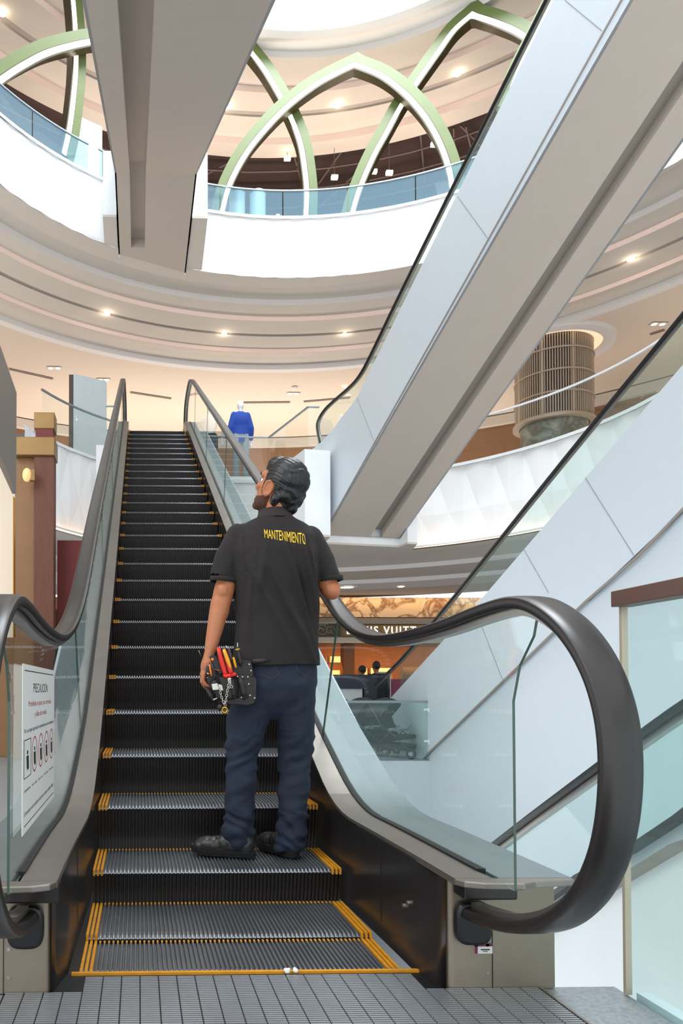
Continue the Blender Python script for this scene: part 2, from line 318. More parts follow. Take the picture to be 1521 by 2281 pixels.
# landing platforms projecting into the void
def boxobj(name, a, b, m, parent=None, bevel=0): return MB().box(a, b).build(name, m, parent, bevel=bevel)
struct(MB().box((-1.09, 13.72, 10.95), (-.80, 14.8, 12.32)).box((.81, 13.72, 10.95), (1.14, 14.8, 12.32)).build('wall_landing_upper', M['white'])); struct(MB().prism([(-1.09, 13.72, 10.90), (-.80, 13.72, 10.90), (-.80, 15.0, 10.90), (-1.1, 14.72, 10.90)], (0, 0, .05)).prism([(.81, 13.72, 10.90), (1.14, 13.72, 10.90), (1.18, 15.70, 10.90), (.81, 15.70, 10.90)], (0, 0, .05)).build('trim_4', M['plaster']))
pf = MB(); pf.prism([(2.87, 12.22, 3.86), (3.39, 12.32, 3.86), (3.42, 13.02, 3.86), (5.08, 13.34, 3.86), (5.13, 12.98, 3.86), (5.34, 13.02, 3.86), (5.6, 14.3, 3.86), (2.4, 14.6, 3.86)], (0, 0, 1.64)); struct(pf.build('wall_landing_right', M['white']))
pf = MB(); pf.prism([(2.87, 12.22, 3.82), (3.39, 12.32, 3.82), (3.42, 13.02, 3.82), (5.08, 13.34, 3.82), (5.13, 12.98, 3.82), (5.34, 13.02, 3.82), (5.6, 14.3, 3.82), (2.4, 14.6, 3.82)], (0, 0, .04)); struct(pf.build('trim_5', M['plaster']))
struct(boxobj('wall_landing_left', (-1.12, 11.9, 3.83), (1.0, 14.3, 5.44), M['white']))
# ground: near floor, far floor, pit walls, back wall
struct(MB().box((-3.5, -4, -.3), (1.065, -.13, -.004)).box((-6, -.146, -.3), (-.9, 12, -.004)).build('floor', M['terrazzo']))
fl = MB(); fl.box((2.2, 9.75, -.55), (20, 27, -.25)); fl.box((-6, 12, -.55), (2.2, 27, -.25)); struct(fl.build('floor_far', M['terrazzo']))
az3 = math.radians(5.5); D3 = Vector((math.sin(az3), -math.cos(az3), 0)); N3 = Vector((math.cos(az3), math.sin(az3), 0)); P3p = Vector((4.25, 9.888, -.25))
def S3(s, z, off=0): return P3p+D3*s+Vector((0, 0, z+.25))+N3*off
mb = MB(); mb.prism([S3(-.4, -4.5, .04), S3(12.5, -4.5, .04), S3(12.5, 7, .04), S3(8, 4.4, .04), S3(0, -.27, .04), S3(-.4, -.5, .04)], N3*.2); struct(mb.build('wall_right', M['clad']))
struct(boxobj('wall_pit_far', (-.2, 9.72, -4.5), (4.32, 9.78, -.27), M['clad']))
struct(boxobj('floor_pit', (.9, -5, -4.6), (8, 10, -4.5), M['terrazzo']))
mb = MB(); mb.prism([S3(8.55, -3, .02), S3(12, -3, .02), S3(12, .9, .02), S3(8.55, .9, .02)], N3*-.06); struct(mb.build('wall_pit_right', M['white']))
struct(boxobj('wall_store_back', (-8, 25.2, -.3), (22, 25.4, 4.2), M['wood']))
struct(boxobj('ceiling_store', (3, 22.2, 2.42), (16, 25.3, 2.5), M['wood2']))

# ================================================================== ESCALATORS
def nose(Y): return -.2851+.51325*(Y+.074)
SKIRTX = lambda Y: lerp(.535, .507, sstep(-.2, 1.6, Y))
GLX = lambda Y: lerp(.645, .60, sstep(.3, 1.8, Y))
OUTX = lambda Y: lerp(.855, .80, sstep(.3, 2.0, Y))
def deckz(Y):
    a = .35; b = nose(Y)+.125; t = 5.46+.30
    z = a if b < a-.12 else (b if b > a+.12 else a+(b-a+.12)**2/.48)
    if z > t-.12: z = t if b > t+.12 else z-(b-(t-.12))**2/.48
    return z
esc = empty('escalator', (0, 0, 0), 'long narrow escalator with black ribbed steps that the man in black is riding up', 'escalator')
# step: cleated tread + curved riser, origin at its nosing line
def step_mesh(width=1.0, nr=66, riser=.205, front=.40):
    path = [(front, 0, 0, 1), (.03, 0, 0, 1), (.008, -.003, -.4, .9), (0, -.014, -.9, .4), (.004, -.03, -1, 0), (.012, -riser*.35, -1, 0), (.030, -riser*.7, -1, 0), (.055, -riser-.02, -1, 0)]
    vs = []; fs = []; xs = []; p = width/nr
    for i in range(nr):
        x0 = -width/2+i*p; xs += [(x0+p*.02, 1), (x0+p*.14, 0), (x0+p*.54, 0), (x0+p*.66, 1)]
    m = len(path)
    for x, g in xs:
        for y, z, ny, nz in path: vs.append((x, y-ny*g*.011, z-nz*g*.011))
    mats = []
    for i in range(len(xs)-1):
        for j in range(m-1):
            fs.append((i*m+j, i*m+j+1, (i+1)*m+j+1, (i+1)*m+j)); mats.append(0 if j < 3 else 1)
    me = bpy.data.meshes.new('step'); me.from_pydata(vs, [], fs); me.materials.append(M['step']); me.materials.append(M['riser']); me.polygons.foreach_set('material_index', mats); me.update(); return me
sm = step_mesh()
def bars(xs, y0, y1, z=.0022, wd=.0085, nosez=True):
    mb = MB()
    for x in xs: mb.box((x-wd/2, y0, -.006), (x+wd/2, y1, z))
    return mb
def step_part(parent, y, z):
    s = link(bpy.data.objects.new('step', sm), parent); s.location = (0, y, z)
    return s
first = step_part(esc, -.074, 0)
p_ = 1.0/66; ridge = lambda i: -.5+(i+.34)*p_
tw = bars([ridge(0), ridge(1), ridge(2)], -.003, .392, .0028, .0092); tw.box((ridge(0)-.004, -.0045, -.022), (ridge(0)+.004, .004, 0)).box((ridge(1)-.004, -.0045, -.022), (ridge(1)+.004, .004, 0)).box((ridge(2)-.004, -.0045, -.022), (ridge(2)+.004, .004, 0))
yl = tw.build('yellow_edge_line', M['yellow'], first)
tw = bars([ridge(63), ridge(64), ridge(65)], -.003, .392, .0028, .0092)
for k in (63, 64, 65): tw.box((ridge(k)-.004, -.0045, -.022), (ridge(k)+.004, .004, 0))
yr = tw.build('yellow_edge_line', M['yellow'], first)
yb = bars([ridge(i) for i in range(3, 63)], .376, .395, .0026, .0062).build('yellow_rear_line', M['yellow'], first)
for k in range(1, 31):
    z = {1: .0121, 2: .142, 3: .338}.get(k, -.2851+.2053*k)
    if k > 28: z = 5.465
    s = copy_tree(first, esc)
    if k > 3:
        for c in list(s.children):
            if c.name.startswith('yellow_rear'): bpy.data.objects.remove(c)
    s.location = (0, -.074+.4*k, z)
first.location.z = -.008
# landing plate and comb
mb = MB(); mb.box((-.70, -3.2, -.02), (.835, -.0, -.002)); mb.k = 1
y = -.035
while y > -1.0:
    for i in range(28):
        x0 = -.695+i*.0545
        if y > -.15 and (x0 < -.5 or x0 > .47): continue
        mb.box((x0+.002, y-.0062, -.003), (x0+.0525, y, .0038))
    y -= .0128
lp = mb.build('landing_plate', [M['dark'], M['plate']], esc)
mb = MB().box((-.52, -.012, -.004), (.55, .001, .006)); cl = mb.build('comb_line', M['yellow'], esc)
mb = MB()
for i in range(66): mb.box((ridge(i)+p_*.35, -.004, -.008), (ridge(i)+p_*.6, .02, .003))
mb.build('comb_teeth', M['plate'], esc)
mb = MB().box((.834, -3, -.01), (.842, -.15, .004)); mb.build('plate_border', M['steel'], esc)
# ribbed plate end: handrail and balustrade, both sides
HRSEC = [(-.036, -.019), (-.041, -.012), (-.042, 0), (-.040, .007), (-.034, .011), (-.016, .0125), (.016, .0125), (.034, .011), (.040, .007), (.042, 0), (.041, -.012), (.036, -.019), (.020, -.019), (.020, -.010), (-.020, -.010), (-.020, -.019)]
def smooth_path(pts, it=2):
    pts = [Vector(p) for p in pts]
    for _ in range(it):
        q = [pts[0]]
        for a, b in zip(pts, pts[1:]): q += [a.lerp(b, .25), a.lerp(b, .75)]
        q.append(pts[-1]); pts = q
    return pts
lowpx = [(1060, 2040), (1090, 2052), (1150, 2072), (1240, 2064), (1310, 2010), (1358, 1920), (1383, 1800), (1385, 1650), (1360, 1530), (1310, 1430), (1250, 1366), (1180, 1332), (1100, 1352), (1000, 1393), (900, 1418), (840, 1421)]
hp = [AX(u, v, .64) for u, v in lowpx]
hp[0] = Vector((.64, -.05, hp[1].z-.02)); hp[1] = Vector((.64, -.16, hp[1].z-.01))
hp += [AX(790, 1399, .627), AX(750, 1354, .614), AX(720, 1302, .603)]
for Y in (2.4, 4, 6, 8, 10, 10.7): hp.append(Vector((.60, Y, nose(Y)+.945)))
hp += [Vector((.6, y, z)) for y, z in ((11.1, 6.36), (11.5, 6.42), (12.2, 6.44), (12.5, 6.36), (12.66, 6.15), (12.66, 5.95), (12.5, 5.78), (12.3, 5.72))]
hpath = smooth_path(hp, 3)
def build_balustrade(sg):
    mir = lambda p: Vector((p[0]*sg, p[1], p[2]))
    path = [mir(p) for p in hpath]; sd = (sg, 0, 0); ns = -1 if sg > 0 else 1
    # make the normal point outward of the loop: check with first inclined point
    t = Vector((0, 1, .5)); n = Vector(sd).cross(t); ns = 1 if n.z > 0 else -1
    MB().sweep(path, sd, HRSEC, nsign=ns).build('handrail', M['rubber'], esc, smooth=True, angle=40)
    MB().sweep(path[6:-6], sd, [(-.016, -.036), (-.016, -.011), (.016, -.011), (.016, -.036)], nsign=ns).build('handrail_guide', M['steel'], esc)
    # deck edges
    Ys = [-.28, -.2, -.1, 0]+[.1*i for i in range(1, 26)]+[2.7+.3*i for i in range(26)]+[10.6+.1*i for i in range(0, 20)]
    def strip(xa, xb, za, th, Y0=-9, Y1=99):
        m = MB(); pts = [Y for Y in Ys if Y0 <= Y <= Y1]; vs = []; fs = []
        for Y in pts:
            t_ = Vector((0, .05, deckz(Y+.05)-deckz(Y))).normalized(); n_ = Vector((0, -t_.z, t_.y))
            a = Vector((xa(Y)*sg, Y, deckz(Y)+za(Y))); b = Vector((xb(Y)*sg, Y, deckz(Y)+za(Y)))
            vs += [a, b, b-n_*th, a-n_*th]
        k = len(pts)
        for i in range(k-1):
            for j in range(4): fs.append((4*i+j, 4*i+(j+1) % 4, 4*i+4+(j+1) % 4, 4*i+4+j))
        fs += [(0, 1, 2, 3), (4*k-1, 4*k-2, 4*k-3, 4*k-4)]
        return m.add(vs, fs)
    zf = lambda Y: 0
    nseg = [(-9, 1.05), (1.05, 3.3), (3.3, 6.0), (6.0, 9.0), (9.0, 99)]
    for a, b in nseg:
        aa = min(Ys, key=lambda q: abs(q-a)) if a > -5 else -9; bb = min(Ys, key=lambda q: abs(q-b)) if b < 50 else 99
        strip(SKIRTX, lambda Y: GLX(Y)-.012, zf, .018, aa, bb-.0 if b < 50 else 99).build('inner_deck', M['deck'], esc, smooth=True, angle=30)
    strip(lambda Y: GLX(Y)+.012, OUTX, zf, .018).build('outer_deck', M['deck2'], esc, smooth=True, angle=30)
    strip(lambda Y: GLX(Y)-.013, lambda Y: GLX(Y)+.013, lambda Y: .006, .02, -.2).build('glass_gasket', M['dark'], esc)
    # rounded deck nose at the front
    z = .35; xi = .535; xo = .855
    nosep = [(xi, -.28), (xi+.015, -.315), (xi+.06, -.335), (xi+.16, -.345), (xi+.20, -.325), (xo, -.30), (xo, -.28)]
    MB().prism([(x*sg, y_, z) for x, y_ in nosep], (0, 0, -.018)).build('deck_nose', M['deck'], esc, bevel=.004)
    # skirt
    m = MB(); vs = []; fs = []
    for Y in Ys:
        x = SKIRTX(Y)
        if Y < -.02: x += .03*sstep(0, -.15, Y) if False else .03*min(1, (-Y)/.15)
        vs += [(x*sg, max(Y, -.146), deckz(Y)-.012), (x*sg, max(Y, -.146), min(max(-.01, nose(Y)-.35), 5.3))]
    for i in range(len(Ys)-1): fs.append((2*i, 2*i+1, 2*i+3, 2*i+2))
    m.add(vs, fs).build('skirt_panel', M['skirt'], esc, smooth=True)
    for Y in (.33, 2.9, 5.5, 8.2): MB().box(((SKIRTX(Y)-.0015)*sg, Y-.0015, deckz(Y)-.3), ((SKIRTX(Y)+.002)*sg, Y+.0015, deckz(Y)-.02)).build('skirt_seam', M['dark'], esc)
    # newel box
    m = MB(); r = .025; bx0, bx1 = .565, .885
    pl = [(bx0+r-r*math.cos(a), -.146+r-r*math.sin(a)) for a in [i*PI/12 for i in range(0, 7)]]+[(bx1-r*.4, -.146), (bx1, -.14), (bx1, .5), (bx0, .5)]
    m.prism([(x*sg, y_, 0) for x, y_ in pl], (0, 0, .335)); nb = m.build('newel_box', M['box'], esc, smooth=True, angle=35)
    sx = .70
    MB().box((sg*(sx-.001), -.1475, .001), (sg*(sx+.001), -.14, .19)).build('box_seam', M['dark'], nb)
    for zz in (.045, .125): 
        MB().tube([(sg*(sx-.015), -.149, zz), (sg*(sx-.015), -.145, zz)], .0055, 12).build('screw', M['chrome'], nb)
    # handrail inlet shroud
    m = MB()
    for i in range(24):
        a = 2*PI*i/24
    prof = [(math.copysign(abs(math.cos(a))**.6, math.cos(a))*.052, math.copysign(abs(math.sin(a))**.6, math.sin(a))*.062) for a in [2*PI*i/24 for i in range(24)]]
    cx, cz = .635*sg, .195
    m.prism([(cx+x, -.148, cz+z_) for x, z_ in prof], (0, -.035, 0)); ih = m.build('handrail_inlet', M['rubber2'], esc, bevel=.01, smooth=True, angle=40)
    MB().box((cx-.05, -.23, .275), (cx+.10, -.15, .33)).build('inlet_bracket', M['skirt'], nb, bevel=.006)
    # glass panels
    def topz(Y):
        best = None
        for a, b in zip(hpath[60:], hpath[61:]):
            if (a.y-Y)*(b.y-Y) <= 0 and a.y != b.y: return a.z+(b.z-a.z)*(Y-a.y)/(b.y-a.y)
        return 6.4
    up = [p for p in hpath if p.z > .95 or p.y > 0]
    def tz(Y):
        c = [lerp(a.z, b.z, (Y-a.y)/(b.y-a.y)) for a, b in zip(up, up[1:]) if b.y > a.y and a.y <= Y <= b.y]
        return max(c) if c else None
    cuts = [-.40, 1.21, 3.4, 5.6, 7.8, 10.0, 12.35]
    for i in range(len(cuts)-1):
        a, b = cuts[i], cuts[i+1]; n = 22
        ta = 0 if i == 0 else .27; tb = .27 if i < len(cuts)-2 else 0
        top = []; bot = []
        for k in range(n+1):
            f = k/n; Yt = lerp(a+.004, b-.004, f); Yb = Yt+lerp(ta, tb, f)
            zt = tz(Yt); zt = (zt if zt else 1.06)-.03; 
            top.append((Yt, zt)); bot.append((Yb, deckz(Yb)-.005))
        if i == 0: top[0] = (-.40, .86); top.insert(1, (-.47, .955)); top.insert(2, (-.555, 1.01)); top.insert(3, (-.47, tz(-.47)-.03 if tz(-.47) else 1.05))
        if i == 0: top = [(-.395, .83), (-.43, .92), (-.50, .99), (-.52, 1.045)]+[q for q in top[4:]]
        gx = lambda Y: GLX(Y)
        poly = top+bot[::-1]
        if i == 0: cols = None
        m = MB()
        vs = [(sg*gx(Y)-.0035, Y, z_) for Y, z_ in poly]+[(sg*gx(Y)+.0035, Y, z_) for Y, z_ in poly]; N = len(poly)
        m.add(vs, [tuple(range(N))[::-1], tuple(range(N, 2*N))]); m.k = 1
        m.add(vs, [(j, (j+1) % N, N+(j+1) % N, N+j) for j in range(N)])
        m.build('glass_panel', [M['glass'], M['glassedge']], esc, fix=False)
    # truss side
    m = MB(); poly = [(sg*.80, Y, deckz(Y)-.02) for Y in [.3]+Ys[8::3]+[12.4]]+[(sg*.80, 12.4, 4.3), (sg*.80, 11, 4.2), (sg*.80, 1.2, -.9), (sg*.80, .3, -.9)]
    m.prism(poly, (sg*.02, 0, 0)).build('side_cladding', M['clad'], esc)
build_balustrade(1); build_balustrade(-1)
MB().box((-.8, 0, -.95), (.8, .02, -.02)).build('truss_front', M['dark'], esc)
m = MB(); m.prism([(-.8, 1.2, -.92), (-.8, 11.2, 4.2), (-.8, 12.4, 4.2), (-.8, 12.4, 4.25), (-.8, 11.2, 4.25), (-.8, 1.2, -.87)], (1.6, 0, 0)); m.build('truss_soffit', M['truss'], esc)
for x, z in ((.535, 0), (-.535, 0)):
    pass
m = MB()
for yy, zz in ((.06, .19), (.10, .17)):
    m.tube([(.533, yy, zz), (.524, yy, zz)], .008, 14)
m.build('skirt_bolt', M['chrome'], esc)
# front sticker
st = MB(); c = AY(1077, 2113, -.149); st.box((c.x-.026, -.1485, c.z-.0145), (c.x+.026, -.1465, c.z+.0145)); st.k = 1
st.box((c.x-.026, -.149, c.z+.006), (c.x+.026, -.1484, c.z+.0145)); st.box((c.x-.026, -.149, c.z-.0145), (c.x-.017, -.1484, c.z+.0145)); st.k = 2; st.box((c.x-.008, -.149, c.z-.005), (c.x+.018, -.1484, c.z-.0015)); st.box((c.x-.002, -.149, c.z-.0095), (c.x+.012, -.1484, c.z-.0075))
tag(st.build('sticker', [M['paper'], M['purple'], M['ink']]), 'small purple and white inspection sticker on the right newel box', 'sticker')

# ---- generic inclined escalator seen from its left side / below
def side_escalator(name, label, P, az, prof_top, prof_bot, width, hr, slot=None, seams=(), slotline=None, mats=None, glassjoints=()):
    a = math.radians(az); D = Vector((math.sin(a), -math.cos(a), 0)); N = Vector((math.cos(a), math.sin(a), 0)); P = Vector(P)
    root = empty(name, P, label, 'escalator', None, 0)
    L = lambda s, z, o=0: D*s+N*o+Vector((0, 0, z-P.z))
    poly = [L(s, z) for s, z in prof_bot]+[L(s, z) for s, z in prof_top[::-1]]
    MB().prism(poly, N*.04).build('side_cladding', mats or M['clad'], root)
    poly2 = [p+N*(width-.04) for p in poly]; MB().prism(poly2, N*.04).build('side_cladding', mats or M['clad'], root)
    # soffit with recessed slot
    m = MB(); ss = slot or (.5, .5)
    xs = [0, ss[0]*width, ss[1]*width, width]
    for (s0, z0), (s1, z1) in zip(prof_bot, prof_bot[1:]):
        if ss[0] == ss[1] or s0 < ss[2]: m.add([L(s0, z0, 0), L(s1, z1, 0), L(s1, z1, width), L(s0, z0, width)], [(0, 1, 2, 3)]); continue
        for i in (0, 2): m.add([L(s0, z0, xs[i]), L(s1, z1, xs[i]), L(s1, z1, xs[i+1]), L(s0, z0, xs[i+1])], [(0, 1, 2, 3)])
        dz = .16
        m.k = 1
        m.add([L(s0, z0+dz, xs[1]), L(s1, z1+dz, xs[1]), L(s1, z1+dz, xs[2]), L(s0, z0+dz, xs[2])], [(0, 1, 2, 3)]); m.k = 0
        for i in (1, 2): m.add([L(s0, z0, xs[i]), L(s1, z1, xs[i]), L(s1, z1+dz, xs[i]), L(s0, z0+dz, xs[i])], [(0, 1, 2, 3)])
        if abs(s0-ss[2]) < .01 or True: m.add([L(s0, z0, xs[1]), L(s0, z0, xs[2]), L(s0, z0+dz, xs[2]), L(s0, z0+dz, xs[1])], [(0, 1, 2, 3)]) if s0 <= ss[2]+.01 else None
    m.build('truss_soffit', [M['truss'], M['slot']], root, fix=False)
    # deck/inner fill top
    m = MB(); tp = prof_top
    for (s0, z0), (s1, z1) in zip(tp, tp[1:]): m.add([L(s0, z0-.02, 0), L(s1, z1-.02, 0), L(s1, z1-.02, width), L(s0, z0-.02, width)], [(0, 1, 2, 3)])
    m.build('top_deck', M['steel'] if az else M['clad'], root, fix=False)
    if slotline:
        m = MB(); m.sweep([L(s, z, -.004) for s, z in slotline], N, [(-.006, -.014), (-.006, .014), (.006, .014), (.006, -.014)]); m.build('cladding_groove', M['slot'], root)
    if seams:
        for (s0, z0), (s1, z1) in seams: MB().sweep([L(s0, z0, -.003), L(s1, z1, -.003)], N, [(-.002, -.003), (-.002, .003), (.002, .003), (.002, -.003)]).build('cladding_seam', M['seam'], root)
    if hr:
        for off in ((.06, width-.06) if width > 1 else (.06,)):
            hpth = smooth_path([L(s, z, off) for s, z in hr], 2)
            MB().sweep(hpth, N, [(b_, c_) for b_, c_ in HRSEC], nsign=1 if N.cross(D+Vector((0, 0, .5))).z > 0 else -1).build('handrail', M['rubber2'], root, smooth=True, angle=40)
            MB().sweep(hpth, N, [(-.014, -.045), (-.014, -.012), (.014, -.012), (.014, -.045)], nsign=1 if N.cross(D+Vector((0, 0, .5))).z > 0 else -1).build('handrail_guide', M['steel'], root)
            # glass between handrail and cladding top
            def zt(s):
                c = [lerp(a_[1], b_[1], (s-a_[0])/(b_[0]-a_[0])) for a_, b_ in zip(hr, hr[1:]) if b_[0] > a_[0] and a_[0] <= s <= b_[0]]
                return max(c) if c else None
            def zb(s):
                c = [lerp(a_[1], b_[1], (s-a_[0])/(b_[0]-a_[0])) for a_, b_ in zip(prof_top, prof_top[1:]) if a_[0] <= s <= b_[0]]
                return c[0] if c else None
            sm_, sM_ = max(min(q[0] for q in hr), prof_top[0][0]), min(hr[-1][0], prof_top[-1][0])
            jn = [sm_]+[j for j in glassjoints if sm_ < j < sM_]+[sM_]
            for j0, j1 in zip(jn, jn[1:]):
                n = max(3, int((j1-j0)/.25)); m = MB(); tl = []; bl = []
                for k in range(n+1):
                    s = lerp(j0+.006, j1-.006, k/n); a_, b_ = zt(s), zb(s)
                    if a_ is None or b_ is None: continue
                    tl.append(L(s, a_-.03, off)); bl.append(L(s, b_-.02, off))
                if len(tl) > 1: m.prism(tl+bl[::-1], N*.008); m.build('glass_panel', M['glass3'], root)
    return root, L
def plane_prof(P, az, pts):
    a = math.radians(az); D = Vector((math.sin(a), -math.cos(a), 0)); N = Vector((math.cos(a), math.sin(a), 0)); P = Vector(P); out = []
    for u, v in pts: q = AP(u, v, P, N); out.append(((q-P).dot(D), q.z))
    return out
def extend(pr, n):   # extend last segment to s=n
    (s0, z0), (s1, z1) = pr[-2], pr[-1]; k = (z1-z0)/(s1-s0); return pr+[(n, z1+k*(n-s1))]
PE2 = AZ(720, 1190, 4.0); A2 = 10.8
bot2 = [(-.9, 3.99)]+plane_prof(PE2, A2, [(720, 1190), (1403, 0)]); bot2 = extend(bot2, 10.5)
top2 = plane_prof(PE2, A2, [(715, 985), (745, 952), (760, 930), (775, 912), (795, 885), (925, 620), (1232, 0)]); top2 = [(-.9, 5.88)]+[(max(top2[0][0], -.05), top2[0][1])]+top2[1:]; top2 = extend(top2, 10.5)
hr2 = plane_prof(PE2, A2, [(709, 990), (702, 960), (701, 940), (716, 913), (740, 890), (771, 864), (792, 842), (812, 808), (902, 618), (1210, -4)]); hr2 = extend(hr2, 10.5)
slot2 = plane_prof(PE2, A2, [(722, 1187), (1040, 620), (1385, 0)]); slot2 = extend(slot2, 10.4)
seam2 = [plane_prof(PE2, A2, s) for s in ([(795, 885), (840, 1000)], [(1020, 438), (1086, 530)], [(1258, 0), (1340, 68)])]
e2, L2_ = side_escalator('escalator', 'upper white clad escalator rising steeply to the top right, seen from below', PE2, A2, top2, bot2, 1.72, hr2, slot=(.60, .75, -.45), seams=seam2, slotline=slot2, glassjoints=(1.2, 3.6, 6.0))
# E3
PE3 = P3p; A3 = 5.5
top3 = plane_prof(PE3, A3, [(865, 1560), (1080, 1325), (1521, 812)]); top3 = extend(top3, 9.5); top3 = [(top3[0][0]-1.3, top3[0][1]-.75)]+top3
bot3 = plane_prof(PE3, A3, [(941, 1690), (1305, 1340), (1521, 1135)]); bot3 = extend(bot3, 9.5); bot3 = [(-.15, -.34)]+bot3
bot3[0] = (bot3[1][0]-.6, bot3[1][1]-.33)
top3[0] = (bot3[0][0]-.35, bot3[0][1]+.35)
hr3 = plane_prof(PE3, A3, [(830, 1527), (920, 1436), (1230, 1045), (1521, 688)]); hr3 = extend(hr3, 9.5)
sl3 = plane_prof(PE3, A3, [(950, 1682), (1060, 1576), (1305, 1340), (1421, 1240), (1521, 1135)]); sl3 = extend(sl3, 9.4)
seam3 = [plane_prof(PE3, A3, s) for s in ([(1165, 1195), (1302, 1225)], [(1304, 1064), (1412, 1237)], [(1165, 1220), (1222, 1320)], [(865, 1560), (975, 1640)], [(1065, 1375), (1120, 1515)])]
seam3 = seam3[1:3]+seam3[4:]
e3, L3_ = side_escalator('escalator', 'lower white clad escalator behind the stroller corner, rising to the right edge', PE3, A3, top3, bot3, 1.6, hr3, slotline=sl3, seams=seam3, glassjoints=(-.3, 1.6, 3.4, 5.2))
# E4: descends from our floor, right of the newel loop
PE4 = Vector((1.7, 1.0, 0))
hr4 = [(-(p.y-1.0), p.z) for p in [AX(u, v, 1.7) for u, v in [(1100, 1868), (1300, 1716), (1521, 1548)]]]
hr4 = [(hr4[0][0]-5, hr4[0][1]-5*.56)]+hr4+[(.75, .90), (1.1, .95), (1.9, .95)]
tp4 = [(-(p.y-1.0), p.z) for p in [AX(u, v, 1.7) for u, v in [(1231, 2009), (1300, 1960), (1416, 1900), (1521, 1832)]]]
tp4 = [(tp4[0][0]-5.6, tp4[0][1]-5.6*.6)]+tp4+[(.85, .58), (1.1, .64), (2.0, .64)]
bt4 = [(s, z-1.1) for s, z in tp4]
e4, L4_ = side_escalator('escalator', 'escalator going down beside the newel loop, its black handrail crossing behind it', PE4, 0, tp4, bt4, 1.5, hr4, glassjoints=(-1.6, .28, 1.2))
m = MB(); m.sweep([L4_(s, z+.012, -.02) for s, z in tp4], Vector((1, 0, 0)), [(-.02, -.012), (-.02, .012), (.03, .012), (.03, -.012)]); m.build('glass_gasket', M['skirt'], e4)
ly = [(-(p.y-1.0), p.z) for p in [AX(u, v, 1.7) for u, v in [(1398, 1963), (1521, 1889)]]]
k4 = (ly[1][1]-ly[0][1])/(ly[1][0]-ly[0][0]); ly = [(-3.5, ly[0][1]-k4*(3.5+ly[0][0])*1.0)]+ly+[(1.0, ly[1][1]+.2)]
m = MB(); m.sweep([L4_(s, z, -.03) for s, z in ly], Vector((1, 0, 0)), [(-.02, -.014), (-.02, .014), (.03, .014), (.03, -.014)]); m.build('lower_edge_trim', M['fascia'], e4)
m = MB(); m.add([L4_(s, z, -.012) for s, z in ly]+[L4_(s, -4.4, -.012) for s, z in ly], [(i, i+1, len(ly)+i+1, len(ly)+i) for i in range(len(ly)-1)]); m.build('lower_side_wall', M['white'], e4, fix=False)
# E5: parallel overhead, underside
root5 = empty('escalator', (0, 12.28, 10.88), 'overhead escalator seen straight from below with a grooved beige underside', 'escalator')
def u5(y, x, dz=0): z = 10.868-.513*max(0, 12.28-y); return Vector((x, y-12.28, z-10.88+dz))
W0, W1, S0, S1 = -.79, .80, -.50, -.19
m = MB()
for ya, yb in ((1.5, 12.28), (12.28, 14.77)):
    for xa, xb in ((W0, S0), (S1, W1)): m.k = 0; m.add([u5(ya, xa), u5(ya, xb), u5(yb, xb), u5(yb, xa)], [(0, 1, 2, 3)])
    m.k = 0; m.add([u5(ya, S0, .22), u5(ya, S1, .22), u5(yb, S1, .22), u5(yb, S0, .22)], [(0, 1, 2, 3)])
    for x in (S0, S1): m.add([u5(ya, x), u5(yb, x), u5(yb, x, .22), u5(ya, x, .22)], [(0, 1, 2, 3)])
m.k = 0; m.add([u5(14.77, W0), u5(14.77, W1), u5(15.80, W1), u5(15.05, W0)], [(0, 1, 2, 3)]); m.add([u5(14.77, S0), u5(14.77, S1), u5(14.77, S1, .22), u5(14.77, S0, .22)], [(0, 1, 2, 3)])
m.build('truss_soffit', [M['truss']], root5, fix=False)
for x in (W0, W1):
    m = MB(); m.prism([u5(1.5, x), u5(12.28, x), u5(15.2 if x < 0 else 15.9, x), u5(15.2 if x < 0 else 15.9, x, 1.5), u5(12.0, x, 1.75), u5(1.5, x, 1.4)], (.03 if x < 0 else -.03, 0, 0)); m.build('side_cladding', M['clad'], root5)
for x in (W0, W1):
    MB().tube([u5(1.5, x*.93, 2.3), u5(11.6, x*.93, 2.3), u5(12.4, x*.93, 2.45), u5(14.4, x*.93, 2.45)], .035, 10).build('handrail', M['rubber2'], root5, smooth=True)

